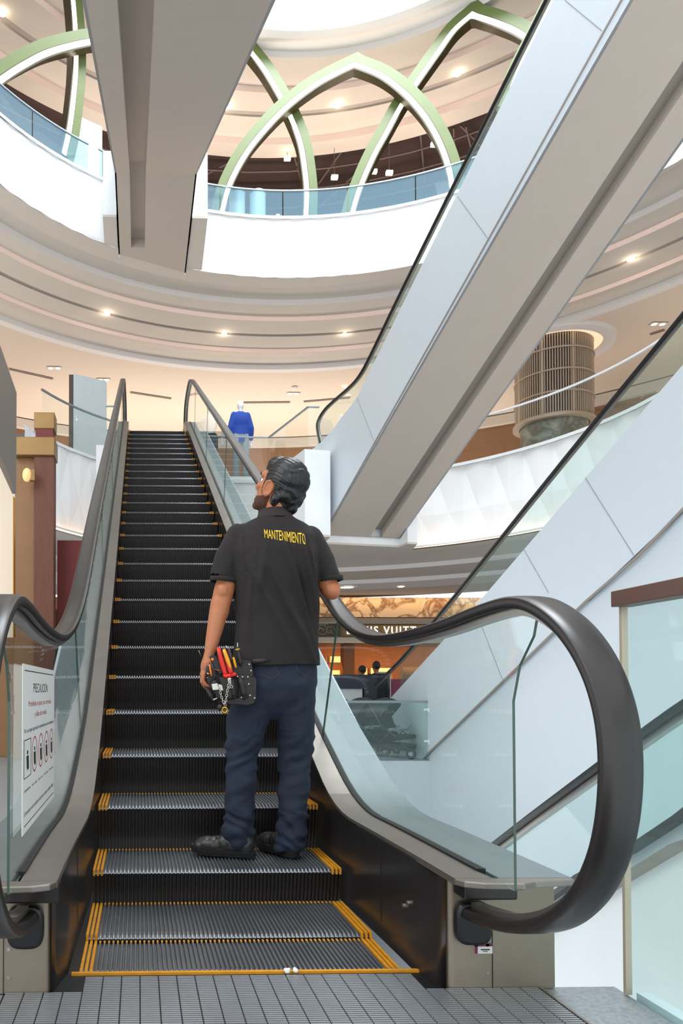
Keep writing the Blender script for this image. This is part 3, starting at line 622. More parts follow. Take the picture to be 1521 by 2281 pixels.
# ================================================================== ARCHES on the top gallery
CA = Vector((3.09, 8.25, 0))
def cyl(u, v, R=7.9):
    d = ray(u, v); o = CAMP-CA; a = d.x**2+d.y**2; b = 2*(o.x*d.x+o.y*d.y); c = o.x**2+o.y**2-R*R
    t = (-b+math.sqrt(b*b-4*a*c))/(2*a); return CAMP+d*t
def cr(points, n=6):       # Catmull-Rom
    P = [Vector(p) for p in points]; P = [2*P[0]-P[1]]+P+[2*P[-1]-P[-2]]; out = []
    for i in range(1, len(P)-2):
        for k in range(n):
            t = k/n; a, b, c, d = P[i-1:i+3]
            out.append(.5*((2*b)+(c-a)*t+(2*a-5*b+4*c-d)*t*t+(3*b-a-3*c+d)*t**3))
    out.append(P[-2]); return out
def arch(label, legs, inside, R):
    root = empty('pointed_arch', cyl(*legs[0][0], R), label, 'arch', 'pointed light arches around the top gallery'); base = root.location.copy()
    full = []
    for pts in legs: full = full[:-1]+cr([cyl(u, v, R) for u, v in pts], 6)
    for full in (full,):
        path = [p-base for p in full]
        ic = cyl(*inside, R)-base; mid = path[len(path)//2]
        rad = lambda i: ((path[i]+base)-CA)*Vector((1, 1, 0))
        def side(i): r_ = ((path[i]+base)-CA); r_.z = 0; return r_.normalized()
        t = (path[len(path)//2+1]-path[len(path)//2-1]).normalized(); nn = side(len(path)//2).cross(t); sgn = 1 if (mid-ic).dot(nn) > 0 else -1
        # a along radial outwards, b along in-surface normal pointing away from the arch opening
        MB().sweep(path, side, [(0, .068), (0, .26), (.26, .26), (.26, .068)], nsign=sgn).build('arch_beam', M['green'], root, smooth=True, angle=30)
        MB().sweep(path, side, [(0, -.10), (0, .068), (.26, .068), (.26, -.10)], nsign=sgn).build('inner_rim', M['gold'], root, smooth=True, angle=30)
        MB().sweep(path, side, [(-.012, -.068), (-.012, .046), (.0, .046), (.0, -.068)], nsign=sgn).build('light_strip', M['led'], root, smooth=True, angle=30)
arch('pointed green arch with a light strip, complete in the middle of the gallery', [[(492, 476), (510, 412), (545, 345), (590, 287), (640, 236), (700, 190), (750, 162), (790, 143)], [(790, 143), (850, 168), (900, 206), (940, 250), (970, 297), (990, 342), (1003, 385), (1010, 430)]], (750, 380), 7.85)
arch('green light arch cut off by the overhead escalator, only its right leg in view', [[(350, 20), (430, 40), (500, 70), (553, 108)], [(553, 108), (590, 156), (625, 215), (650, 265), (670, 320), (680, 380), (684, 430), (682, 485)]], (450, 300), 8.2)
arch('tall green light arch with its peak beside the white clad escalator', [[(783, 476), (800, 420), (830, 350), (860, 295), (893, 235), (930, 180), (975, 116), (1010, 68), (1050, 32)], [(1050, 32), (1110, 52), (1162, 76), (1230, 125), (1290, 190)]], (1030, 300), 8.2)
arch('green light arch seen through the glass of the white clad escalator', [[(1128, 235), (1142, 190), (1160, 145), (1195, 75), (1232, 0), (1262, -60)]], (1300, 150), 7.85)
arch('green light arch curving up from the left edge to the overhead escalator', [[(-60, 225), (0, 178), (50, 145), (110, 115), (190, 94), (260, 85)]], (120, 250), 7.85)
arch('near vertical green arch leg at the top left above the glass', [[(143, 345), (155, 290), (163, 230), (169, 165), (170, 100), (166, 30), (160, -30)]], (60, 200), 8.2)

# ================================================================== GLASS BALUSTRADES
def ring_balustrade(label, c, r, z0, z1, t0, t1, step, gm, railm, lean=0):
    th0 = math.radians((t0+t1)/2); root = empty('glass_balustrade', cpt(c, r, th0, z0), label, 'balustrade'); b = root.location.copy()
    n = max(1, round(math.radians(t1-t0)*r/step))
    for i in range(n):
        a0, a1 = math.radians(lerp(t0, t1, i/n)), math.radians(lerp(t0, t1, (i+1)/n)); g = .012/r; m = MB(); k = 8; vs = []
        for j in range(k+1):
            th = lerp(a0+g, a1-g, j/k); vs += [cpt(c, r, th, z0)-b, cpt(c, r, th, z1)-b]
        m.add(vs, [(2*j, 2*j+1, 2*j+3, 2*j+2) for j in range(k)]); m.build('glass_panel', gm, root, fix=False, smooth=True)
    N = n*8
    m = MB(); m.sweep([cpt(c, r, math.radians(lerp(t0, t1, i/N)), z1)-b for i in range(N+1)], Vector((0, 0, 1)), [(-.015, -.02), (-.015, .02), (.015, .02), (.015, -.02)]); m.build('top_rail', railm, root)
    return root
ring_balustrade('glass balustrade with painted-in blue sky reflection around the top gallery behind the light arches', (3.09, 8.25), 7.72, 12.33, 13.02, 20, 124, 1.55, M['glass2'], M['silver'])
ring_balustrade('left glass balustrade with painted-in sky reflection of the top gallery beside the overhead escalator', (3.09, 8.25), 7.72, 12.33, 13.02, 126, 170, 1.55, M['glass2'], M['silver'])
ring_balustrade('curved glass balustrade on the white quilted wall in front of the round column', C1, R1+.05, 5.5, 6.36, -15, 62, 2.3, M['glass'], M['white'])
ring_balustrade('curved glass balustrade on the left quilted wall in front of the grey board', C1, R1+.05, 5.5, 6.36, 132, 154, 1.9, M['glass3'], M['silver'])
def straight_balustrade(label, pts, z0, z1, joints=None, railm='silver'):
    root = empty('glass_balustrade', (pts[0][0], pts[0][1], z0), label, 'balustrade'); b = root.location.copy()
    for p, q in zip(pts, pts[1:]):
        p = Vector((p[0], p[1], 0)); q = Vector((q[0], q[1], 0)); d = (q-p); n = max(1, round(d.length/1.3)); nn = Vector((-d.y, d.x, 0)).normalized()*.006
        for i in range(n):
            a = p+d*((i+.006)/n); c = p+d*((i+1-.006)/n)
            m = MB(); m.prism([a+Vector((0, 0, z0))-b-nn, c+Vector((0, 0, z0))-b-nn, c+Vector((0, 0, z1))-b-nn, a+Vector((0, 0, z1))-b-nn], nn*2); m.build('glass_panel', M['glass'], root)
        m = MB(); m.sweep([p+Vector((0, 0, z1))-b, q+Vector((0, 0, z1))-b], Vector((0, 0, 1)), [(-.012, -.02), (-.012, .02), (.012, .02), (.012, -.02)]); m.build('top_rail', M[railm], root)
    return root
straight_balustrade('straight glass balustrade in front of the mannequins turning towards the white escalator', [(1.0, 14.15), (2.52, 14.22), (2.98, 12.4), (3.2, 12.4)], 5.5, 6.38)
straight_balustrade('short glass return at the top left of the ridden escalator', [(-1.0, 13.1), (-.7, 13.1)], 5.5, 6.62)
# guard at right edge of the near landing
gb = empty('glass_guard', (1.06, -.19, 0), 'clear glass guard with a brown top rail at the right edge of the photo', 'balustrade')
MB().box((-.004, -1.4, .0), (.006, 0, 1.10)).build('glass_panel', M['glass3'], gb)
MB().box((-.03, -1.45, 1.095), (.03, .0, 1.14)).build('top_rail', M['bronzerail'], gb, bevel=.003)
MB().box((-.006, -.012, .0), (.012, .0, 1.10)).build('edge_profile', M['lattice'], gb)
MB().box((.012, -1.4, -.02), (.05, -.03, .014)).build('base_channel', M['clad'], gb)
# barrier at the stroller corner
gb = empty('glass_guard', (2.9, 9.7, -.25), 'low glass guard in front of the parked strollers', 'balustrade')
MB().box((-.6, 0, .02), (1.38, .012, .92)).build('glass_panel', M['glass3'], gb)
MB().box((-.6, -.012, .90), (1.40, .024, .94)).build('top_rail', M['silver'], gb)
for z in (.30, .80):
    MB().box((1.30, -.03, z-.02), (1.47, .0, z+.01)).box((1.36, -.045, z-.05), (1.46, -.01, z+.02)).build('wall_clamp', M['white'], gb, bevel=.004)

# ================================================================== UPPER FLOOR THINGS
t = empty('round_column', (11.5, 19, 5.46), 'round column of green marble with a slatted bronze lattice around its upper half', 'column')
MB().lathe([(.88, 0), (.88, 2.95), (0, 2.95)], n=40).build('marble_shaft', M['gmarble'], t, smooth=True, angle=30)
MB().lathe([(.8, 2.9), (.8, 5.3)], n=32).build('inner_core', M['pipe'], t, smooth=True)
m = MB()
for k in range(96):
    q = 2*PI*k/96; c_, s_ = math.cos(q), math.sin(q); wd = .013 if k % 12 else .034
    T = Matrix.Rotation(q, 4, 'Z'); m.box((.97, -wd, 2.95), (1.01, wd, 5.25), T)
sl = m.build('lattice_slats', M['lattice'], t)
for z in (2.95, 3.55, 4.15, 4.75): MB().lathe([(1.02, z), (1.04, z), (1.04, z+.04), (1.02, z+.04), (1.02, z)], n=48).build('lattice_ring', M['lattice'], t, smooth=True, angle=30)
MB().lathe([(.9, 2.88), (1.07, 2.88), (1.07, 2.96), (.9, 2.96)], n=48).build('base_ring', M['lattice'], t, smooth=True, angle=30)
m = MB(); rng = random.Random(2)
for k in range(60):
    q = 2*PI*rng.random(); z = rng.choice([3.05, 3.2, 3.7, 3.8, 4.3, 4.45, 4.85])+rng.random()*.1; T = Matrix.Rotation(q, 4, 'Z'); m.box((.94, -.035, z), (.965, .035, z+.28), T)
m.build('lattice_infill', M['boardside'], t)
cr_ = MB().lathe([(1.25, 10.66), (1.25, 10.56), (1.55, 10.56), (1.6, 10.66)], (11.5, 19, 0), 48).build('ceiling_ring', M['lip'], smooth=True, angle=30); tag(cr_, 'round white ceiling collar above the latticed column', 'ceiling ring')
gr = MB().lathe([(1.02, 10.63), (1.24, 10.63)], (11.5, 19, 0), 48).build('cove_light', mat('collar_glow', 'F4DCC0', .5, emit=.6, ecol='FFE2BC'), None, fix=False); tag(gr, 'warm ring of light around the top of the latticed column', 'light')
# grey board
t = empty('display_board', (-1.87, 14.5, 5.46), 'tall grey board standing behind the left balustrade of the upper floor', 'board')
MB().prism([(.1, 0, 0), (.83, 0, 0), (.83, 0, 2.20), (.80, 0, 2.25), (.1, 0, 2.40)], (0, .12, 0)).build('front_panel', M['board'], t)
MB().box((0, .0, 0), (.1, .12, 2.38)).build('side_panel', M['boardside'], t)
t = empty('display_board', cyl(155, 360, 8.3), 'white board standing behind the top left gallery glass', 'board'); b = t.location.copy()
A_, B_ = cyl(155, 340, 8.3)-b, cyl(228, 380, 8.3)-b; up_ = cyl(155, 246, 8.3)-b-A_
MB().prism([A_-Vector((0, 0, .5)), B_-Vector((0, 0, .5)), Vector((B_.x, B_.y, B_.z+1.05)), Vector((A_.x, A_.y, A_.z+.95))], (-.05, .12, 0)).build('front_panel', M['white'], t, bevel=.02)
# ---- people and mannequins
def figure(name, label, cat, loc, h, rz, mats, skirt=False, armsout=.0, group=None, vox=.022, lift=0):
    t = empty(name, loc, label, cat, group, rz); k = h/1.75
    V = lambda x, y, z: Vector((x*k, y*k, z*k+lift))
    m = MB(); m.ell(V(0, .01, 1.64), (.075*k, .092*k, .112*k)); m.caps([V(0, 0, 1.56), V(0, 0, 1.42)], [.05*k, .055*k])
    for s in (-1, 1):
        m.caps([V(s*.17, 0, 1.42), V(s*(.23+armsout), -.02, 1.14), V(s*(.24+armsout*.3), .06, .88)], [.045*k, .038*k, .026*k]); m.ell(V(s*(.245+armsout*.2), .08, .80), (.03*k, .045*k, .08*k))
        m.caps([V(s*.09, 0, .9), V(s*.10, 0, .5), V(s*.10, -.02, .08)], [.07*k, .05*k, .035*k]); m.ell(V(s*.10, .05, .04), (.04*k, .12*k, .035*k))
    m.ell(V(0, 0, 1.25), (.17*k, .10*k, .25*k)); m.ell(V(0, 0, .95), (.15*k, .1*k, .12*k))
    organic(m, 'body', mats['body'], t, vox*k)
    if mats.get('top'):
        m = MB(); L_ = mats.get('toplen', .9)
        m.ell(V(0, 0, 1.3), (.195*k, .125*k, .22*k)); m.caps([V(0, 0, 1.30), V(0, -.0, L_+.08)], [.17*k, .18*k], .62, (0, 1, 0), 20)
        for s in (-1, 1): m.caps([V(s*.15, 0, 1.43), V(s*(.235+armsout), -.02, 1.14), V(s*(.245+armsout*.4), .05, .93)], [.07*k, .062*k, .05*k])
        organic(m, mats.get('topname', 'jacket'), mats['top'], t, vox*k, cut=lambda c: c.z < lift+(L_)*k)
    if mats.get('legs'):
        m = MB()
        for s in (-1, 1): m.caps([V(s*.085, 0, .95), V(s*.105, 0, .5), V(s*.105, -.02, .1)], [.105*k, .085*k, .075*k])
        m.ell(V(0, 0, .95), (.165*k, .115*k, .12*k)); organic(m, 'trousers', mats['legs'], t, vox*k)
    if mats.get('hair'):
        m = MB(); m.ell(V(0, -.015, 1.67), (.083*k, .098*k, .1*k)); organic(m, 'hair', mats['hair'], t, vox*.8*k, cut=lambda c: c.y > .04*k and c.z < lift+1.68*k)
    return t
figure('mannequin', 'white mannequin in a blue coat and grey trousers on the upper floor', 'mannequin', (2.02, 15.1, 5.46), 1.85, .1, dict(body=M['mannequin'], top=M['coat'], toplen=.80, topname='coat', legs=M['grey']), lift=.22)
mm = figure('mannequin', 'white mannequin half hidden behind the right handrail, left of the blue coat', 'mannequin', (1.33, 15.3, 5.46), 1.85, -.6, dict(body=M['mannequin'], legs=M['blackcl']), armsout=.1, lift=.25)
pl = MB().box((1.0, 14.75, 5.46), (2.6, 15.75, 5.67)).build('plinth', M['white']); tag(pl, 'low white plinth under the two mannequins', 'plinth')
for k, (x, z) in enumerate([(6.3, 0), (6.95, 0)]): pass
figure('person', 'person in black seen from behind in front of the glowing shop, right one of two', 'person', (AY(838, 1560, 13).x, 13, -.25), 1.68, .1, dict(body=M['skin'], top=M['blackcl'], legs=M['blackcl'], hair=M['dark']))
figure('person', 'person in a green top beside the dark kiosk, left one of two', 'person', (AY(806, 1560, 13.3).x, 13.3, -.25), 1.6, .5, dict(body=M['skin'], top=M['grass'], legs=M['blackcl'], hair=M['dark']))
kt = empty('kiosk', (AY(770, 1560, 12.2).x-.6, 12.2, -.25), 'dark topped grey kiosk behind the glass guard left of the strollers', 'kiosk')
MB().box((-.2, 0, 0), (.92, .6, 1.13)).build('body', M['white'], kt); MB().box((-.25, -.03, 1.13), (1.2, .62, 1.4)).box((.95, -.03, 0), (1.2, .62, 1.13)).build('dark_frame', mat('kiosk_dark', '2A3240', .5), kt)
c_ = AY(873, 1535, 14.5); tag(MB().box((c_.x-.75, 14.5, -.25), (c_.x+.9, 15, c_.z+.22)).build('counter', M['magenta']), 'dark red counter behind the strollers', 'counter')
c_ = AY(853, 1548, 14); sg_ = empty('poster_stand', (c_.x, 14, -.25), 'small dark framed poster beside the person in black', 'poster')
MB().box((-.17, 0, .5), (.17, .03, 1.5)).box((-.02, 0, 0), (.02, .03, .5)).box((-.15, -.1, 0), (.15, .12, .02)).build('frame', M['silver'], sg_); MB().box((-.15, -.006, .53), (.15, .0, 1.47)).build('poster', M['boardside'], sg_)

# ---- strollers
def stroller(loc, rz, label, s=.86):
    t = empty('stroller', loc, label, 'stroller', 'strollers parked behind the glass guard', rz); TB = M['frametube']
    V = lambda x, y, z: Vector((x, y, z))*s
    for y in (-.26, .26):
        MB().tube([V(-.42, y, .14), V(-.1, y, .42), V(.18, y, .62), V(.42, y, 1.02)][::-1], .010*s, 8).build('frame_tube', TB, t, smooth=True)
        MB().tube([V(.34, y, .12), V(.1, y, .40), V(-.2, y, .62)], .009*s, 8).build('frame_tube', TB, t, smooth=True)
    MB().tube([V(.42, -.26, 1.02), V(.45, 0, 1.05), V(.42, .26, 1.02)], .018*s, 8).build('push_bar', M['rubber2'], t, smooth=True)
    for x, r in ((-.42, .085), (.34, .10)):
        for y in (-.24, .24):
            T = Matrix.Rotation(PI/2, 4, 'X')
            w_ = MB().lathe([(r*.45, -.022), (r*.9, -.024), (r, -.012), (r, .012), (r*.9, .024), (r*.45, .022)], V(x, y, 0)+Vector((0, 0, r)), 24, T).build('wheel', M['rubber2'], t, smooth=True, angle=40)
            MB().lathe([(.0, -.018), (r*.5, -.018), (r*.5, .018), (0, .018)], V(x, y, 0)+Vector((0, 0, r)), 18, T).build('hub', M['silver'], w_, smooth=True, angle=40)
    MB().tube([V(.34, -.24, .11), V(.34, .24, .11)], .01*s, 8).build('axle', M['silver'], t)
    m = MB(); m.prism([V(-.32, -.2, .36), V(.12, -.2, .30), V(.30, -.2, .84), V(.22, -.2, .88), V(.05, -.2, .44), V(-.32, -.2, .44)], V(0, .4, 0)); m.build('seat', M['blackcl'], t, bevel=.02)
    m = MB(); m.prism([V(-.30, -.19, .14), V(.22, -.19, .14), V(.26, -.19, .28), V(-.34, -.19, .26)], V(0, .38, 0)); m.build('basket', M['greycl'], t, bevel=.02)
    m = MB(); vs = []; n = 10; c = V(.2, 0, .78)
    for i in range(n+1):
        a = math.radians(lerp(-15, 125, i/n))
        for j in range(9): b_ = PI*j/8; y = -math.cos(b_)*.25; rr = .38*math.sin(b_)**.35; vs.append(c+Vector((-math.cos(a+PI*.35)*rr, y/1.0, math.sin(a+PI*.35)*rr*.95))*s)
    m.add(vs, [(i*9+j, i*9+j+1, (i+1)*9+j+1, (i+1)*9+j) for i in range(n) for j in range(8)]); hd = m.build('canopy', M['greycl'], t, smooth=True)
    sd_ = hd.modifiers.new('s', 'SOLIDIFY'); sd_.thickness = .012
    MB().box(V(-.16, -.215, .50), V(.06, .215, .56)).build('bumper_bar', M['greyband'], t, bevel=.015)
    return t
p1 = AZ(905, 1688, -.25); p2 = AZ(838, 1682, -.25); p3 = AZ(790, 1678, -.25)
st1 = stroller((p1.x-.12, 10.2, -.25), 2.35, 'rightmost of the black strollers, beside the white escalator wall')
for pp, lb in ((p2, 'middle black stroller behind the glass guard'), (p3, 'leftmost black stroller, half hidden by the escalator edge')):
    c = copy_tree(st1); c.location = (pp.x+.02, 10.15+(.75 if 'middle' in lb else 1.5), -.25); c['label'] = lb

# ================================================================== GROUND FLOOR STORE
def wallbox(u0, v0, u1, v1, Y, d, m, name, parent=None):
    a = AY(u0, v0, Y); b = AY(u1, v1, Y); return MB().box((min(a.x, b.x), Y, min(a.z, b.z)), (max(a.x, b.x), Y+d, max(a.z, b.z))).build(name, m, parent)
YS = 22.0
struct(wallbox(560, 1330, 1330, 1376, YS, .3, M['marble'], 'wall_storefront')); struct(wallbox(560, 1376, 1330, 1391, YS-.06, .36, M['fascia'], 'trim_6')); struct(wallbox(560, 1419, 1330, 1432, YS-.05, .3, M['plaster'], 'trim_7')); struct(wallbox(560, 1430, 1330, 1433, YS-.09, .1, M['lip'], 'trim_8'))
a = AY(560, 1391, YS-.03); b = AY(1330, 1419, YS-.03)
fs = empty('shop_sign', (AY(868, 1419, YS).x, YS-.03, b.z), 'bronze shop fascia with white capital letters between two scroll panels', 'sign'); o_ = fs.location.copy(); H_ = a.z-b.z
def rx(u): return AY(u, 1405, YS-.03).x-o_.x
MB().box((rx(560), 0, 0), (rx(1330), .2, H_)).build('sign_board', M['signbr'], fs)
for u0, u1 in ((560, 759), (975, 1330)): 
    pnl = MB().box((rx(u0), -.01, .015), (rx(u1), .0, H_-.015)).build('scroll_panel', M['scroll'], fs)
    m = MB(); x = rx(u0)+.18; i = 0
    while x < rx(u1)-.1:
        sgn = 1 if i % 2 else -1; pts = []
        for k in range(26): q = k/25*2.3*PI; r_ = .16*(1-k/32); pts.append((x+r_*math.cos(q), -.016, H_/2+sgn*r_*math.sin(q)*.95))
        m.tube(pts, .012, 5); m.tube([(x+.02+.11*math.cos(q), -.016, H_/2-sgn*.12+.05*math.sin(q)) for q in (0, 1, 2, 3, 4)], .01, 5); x += .26; i += 1
    m.build('scroll_ornament', M['scrollgold'], pnl)
tm = textmesh('LOUIS VUITTON', .36, .012, 'CENTER', 1.0, 1.28)
tm.transform(Matrix.Rotation(PI/2, 4, 'X')); xs_ = [v.co.x for v in tm.vertices]; W_ = max(xs_)-min(xs_); tgt = rx(965)-rx(772)
for v in tm.vertices: v.co.x *= tgt/W_
tm.materials.append(M['letter']); sx_ = sorted(v.co.x for v in tm.vertices); gp = max(zip([q-p for p, q in zip(sx_, sx_[1:])], sx_))[1]+1e-4
for keep in (lambda x: x <= gp, lambda x: x > gp):
    t2 = tm.copy(); bm = bmesh.new(); bm.from_mesh(t2); bmesh.ops.delete(bm, geom=[v for v in bm.verts if not keep(v.co.x)], context='VERTS'); bm.to_mesh(t2); bm.free()
    lo = link(bpy.data.objects.new('sign_letters', t2), fs); lo.location = ((rx(772)+rx(965))/2, -.03, .08)
# interior panels and lit niches
def niche(u0, v0, u1, v1, Y, label):
    a = AY(u0, v0, Y); b = AY(u1, v1, Y); t = empty('display_niche', ((a.x+b.x)/2, Y, b.z), label, 'display niche'); w_ = (b.x-a.x)/2; h_ = a.z-b.z
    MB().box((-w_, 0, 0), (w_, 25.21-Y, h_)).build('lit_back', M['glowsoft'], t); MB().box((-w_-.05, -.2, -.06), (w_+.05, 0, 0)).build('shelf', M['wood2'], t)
    for s in (-1, 1): MB().box((s*(w_+.03)-.03, -.2, 0), (s*(w_+.03)+.03, .02, h_)).build('side_panel', M['wood'], t)
    return t
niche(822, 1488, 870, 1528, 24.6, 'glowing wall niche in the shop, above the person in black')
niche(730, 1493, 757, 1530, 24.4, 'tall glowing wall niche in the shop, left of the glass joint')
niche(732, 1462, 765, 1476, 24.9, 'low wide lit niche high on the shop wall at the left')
tag(wallbox(765, 1434, 790, 1560, 23, .4, M['wood'], 'wooden_pillar'), 'brown wooden pillar inside the shop', 'pillar')
tag(wallbox(897, 1486, 935, 1610, 23.2, .4, M['wood2'], 'display_cabinet'), 'pale framed display cabinet at the right in the shop', 'cabinet')
# ground-floor ceiling lamps
def downlight(name, P, r, label, group, m=M['lampglow'], twin=False, az=0):
    t = empty(name, P, label, 'ceiling light', group, az)
    for dx in ((-.11, .11) if twin else (0,)):
        MB().lathe([(r*.8, -.002), (r*.8, -.004), (0, -.004)], (dx, 0, 0), 20).build('lamp', m, t, fix=False)
        MB().lathe([(r*.8, 0), (r*.85, -.012), (r*1.12, -.012), (r*1.2, 0)], (dx, 0, 0), 24).build('rim', M['lip'], t, smooth=True)
    if twin: MB().box((-.22, -.1, -.003), (.22, .1, .001)).build('plate', M['ceil'], t)
    return t
for (u, v, lb) in ((773, 1308, 'larger round ceiling lamp above the ground floor shop, left of two'), (893, 1307, 'small ceiling lamp above the ground floor shop, right of two')):
    P = AZ(u, v, 3.61); downlight('ceiling_lamp', P, .22 if u < 800 else .09, lb, 'round lamps above the shop')
for (u, v, lb) in ((121, 820, 'twin downlight in the ceiling above the left balustrade'), (230, 846, 'twin downlight in the ceiling right of the grey board'), (653, 877, 'twin downlight in the ceiling above the mannequins'), (1466, 722, 'twin downlight in the ceiling at the far right'), (768, 861, 'round downlight beside the bend of the white escalator handrail')):
    P = AZ(u, v, 10.62); downlight('ceiling_spotlight', P, .085, lb, 'twin spotlights in the upper floor ceiling', twin=u != 768)
P = AZ(656, 863, 10.62); sm_ = MB().lathe([(0, -.05), (.08, -.045), (.1, 0)], P, 20).build('smoke_detector', M['lip'], smooth=True); tag(sm_, 'round smoke detector in the ceiling above the mannequins', 'smoke detector')
for (u0, v0, u1, v1, lb) in ((20, 822, 118, 844, 'long slot air vent in the ceiling at the left'), (290, 874, 381, 888, 'slot air vent between the two handrail tops'), (542, 897, 646, 896, 'slot air vent above the blue coat'), (676, 895, 780, 886, 'slot air vent left of the white escalator'), (1448, 745, 1480, 735, 'short slot air vent at the far right')):
    a, b = AZ(u0, v0, 10.62), AZ(u1, v1, 10.62); t = empty('air_vent', (a+b)/2, lb, 'air vent', 'slot vents in the upper floor ceiling'); d = (b-a)/2; n_ = Vector((-d.y, d.x, 0)).normalized()*.05
    m = MB(); m.prism([-d-n_, d-n_, d+n_, -d+n_], (0, 0, -.01)); m.build('frame', M['vent'], t); m = MB(); m.prism([-d*.98-n_*.4, d*.98-n_*.4, d*.98+n_*.4, -d*.98+n_*.4], (0, 0, -.014)); m.build('slot', M['boardside'], t)
# real spots in the ceiling grooves
def groove_spot(u, v, z, lb, grp, e=55):
    P = AZ(u, v, z); t = empty('recessed_spotlight', P, lb, 'spotlight', grp); MB().lathe([(0, -.01), (.045, -.01), (.07, 0)], n=16).build('lamp', M['lampglow'], t, fix=False)
    MB().lathe([(.07, 0), (.075, -.015), (.09, -.015), (.095, 0)], n=20).build('rim', M['lip'], t, smooth=True)
    l = bpy.data.lights.new('spot_glow', 'POINT'); l.energy = e*.06; l.color = (1, .82, .6); l.shadow_soft_size = .03; lo_ = bpy.data.objects.new('spot_glow', l); COL.objects.link(lo_); lo_.location = P+Vector((0, -.05, -.12)); 
for u, v, lb in ((238, 698, 'spotlight in the gallery soffit, left of the overhead escalator end'), (499, 744, 'spotlight in the gallery soffit, above the right handrail top'), (767, 744, 'spotlight in the gallery soffit, beside the white escalator handrail'), (1405, 578, 'spotlight in the gallery soffit at the right edge')): groove_spot(u, v, 10.76, lb, 'spotlights in the lower gallery soffit')
for u, v, lb in ((5, 30, 'spotlight in the top soffit at the left corner'), (503, 240, 'spotlight in the top soffit, right of the overhead escalator'), (752, 236, 'spotlight in the top soffit inside the middle arch'), (1019, 165, 'spotlight in the top soffit inside the tall arch')): groove_spot(u, v, 16.8, lb, 'spotlights in the top soffit')
# top gallery: bins, added sun glint, pendant lamps, pipes
for u, lb in ((528, 'left of two pale cylindrical bins behind the gallery glass'), (574, 'right of two pale cylindrical bins behind the gallery glass')):
    P = cyl(u, 478, 8.5); TZ = cyl(u, 434, 8.5).z-12.3; t = empty('cylinder_bin', (P.x, P.y, 12.3), lb, 'bin', 'cylindrical bins on the top gallery')
    MB().lathe([(.20, 0), (.20, TZ)], n=28).build('body', M['bin'], t, smooth=True, angle=30); MB().lathe([(.20, TZ), (.21, TZ), (.21, TZ+.04), (0, TZ+.06)], n=28).build('lid', M['silver'], t, smooth=True, angle=30)
P = cyl(618, 478, 7.85); t = empty('sun_glint', (P.x, P.y, 12.3), 'added sun glint glow at the foot of the gallery glass, right of the bins', 'light')
MB().lathe([(0, .0), (.07, 0), (.07, .1), (0, .1)], n=18).build('glint_base', M['silver'], t); MB().ell((0, -.05, .13), (.06, .06, .06)).build('lamp', mat('sun_glint_glow', 'FFE0A0', .5, emit=25, ecol='FFD890'), t, smooth=True)  # glowing ball added to imitate a sun reflection, no lamp here
rng = random.Random(7)
for i in range(9):
    a0 = math.radians(rng.uniform(55, 120)); q = cpt((3.1, 9.5), 11.2, a0, 17.2-rng.random()*.25); q2 = cpt((3.1, 9.5), 16.2, a0+rng.uniform(-.12, .3), q.z); tag(MB().tube([q, q2], .03, 8).build('ceiling_pipe', M['pipe'], smooth=True), 'thin pipe running across the dark open ceiling', 'pipe', 'pipes across the dark ceiling')
for i in range(5):
    rr = 11.6+i*.9; tag(MB().tube([cpt((3.1, 9.5), rr, math.radians(a), 17.0) for a in range(30, 160, 6)], .03, 8).build('curved_ceiling_pipe', M['pipe'], smooth=True), 'curved pipe following the dark ceiling edge', 'pipe', 'curved pipes under the dark ceiling')
for u, v, lb in ((640, 353, 'white lamp box hanging in the dark ceiling, left of the middle'), (832, 382, 'white lamp box hanging inside the tall arch foot'), (745, 395, 'small hanging lamp in the dark ceiling inside the middle arch'), (867, 385, 'pendant lamp in the dark ceiling near the right leg of the middle arch'), (967, 322, 'white lamp box at the right end of the dark ceiling')):
    P = cyl(u, v, 11.5); t = empty('hanging_lamp', P, lb, 'lamp', 'lamps hanging in the dark ceiling'); MB().box((-.09, -.05, -.05), (.09, .05, .05)).build('lamp_box', M['lampglow'], t); MB().tube([(0, 0, .05), (0, 0, 17.3-P.z)], .008, 6).build('cable', M['pipe'], t)

# ================================================================== LEFT SIDE
X0 = -1.6
def lx(u, v): return AX(u, v, X0)
m = MB(); a, b, c, d = lx(37, 875), lx(37, 1105), lx(-60, 900), lx(-60, 500)
m.prism([a, lx(36, 1100), lx(0, 1012), lx(-60, 875), lx(-60, 590), lx(0, 768)], (-.08, 0, 0)); tag(m.build('shop_fascia', M['fascia']), 'sloping grey fascia panel at the left edge of the photo', 'fascia')
m = MB(); m.prism([lx(35, 1102), lx(35, 1080), lx(0, 990), lx(-40, 890), lx(-40, 905), lx(0, 1004)], (.012, 0, 0)); 
t = empty('display_case', AX(33, 1420, -1.62), 'cream lit showcase with a thin gold frame at the left edge', 'showcase'); b = t.location.copy()
m = MB(); m.prism([AX(0, 1420, -1.62)-b, AX(31, 1420, -1.62)-b, AX(31, 1108, -1.62)-b, AX(0, 1040, -1.62)-b], (-.05, 0, 0)); m.build('lit_panel', mat('case_cream', 'F4E2CC', .6, emit=.35, ecol='FFE8CC'), t)
m = MB(); m.prism([AX(31, 1420, -1.61)-b, AX(34, 1420, -1.61)-b, AX(34, 1112, -1.61)-b, AX(31, 1106, -1.61)-b], (-.08, 0, 0)); m.build('gold_frame', M['brass'], t)
t = empty('bronze_pillar', (-1.6, 7.0, 0), 'brown fabric clad shop pillar with a bronze cap beside the left handrail', 'pillar')
def kx(u, v, Y=7.0): q = AY(u, v, Y); return q
q0, q1 = kx(28, 1015), kx(122, 973)
MB().box((kx(30, 1015).x+1.6, 0, kx(122, 1014).z), (kx(122, 1015).x+1.6, .35, kx(122, 973).z)).build('bronze_cap', M['bronze'], t, bevel=.01)
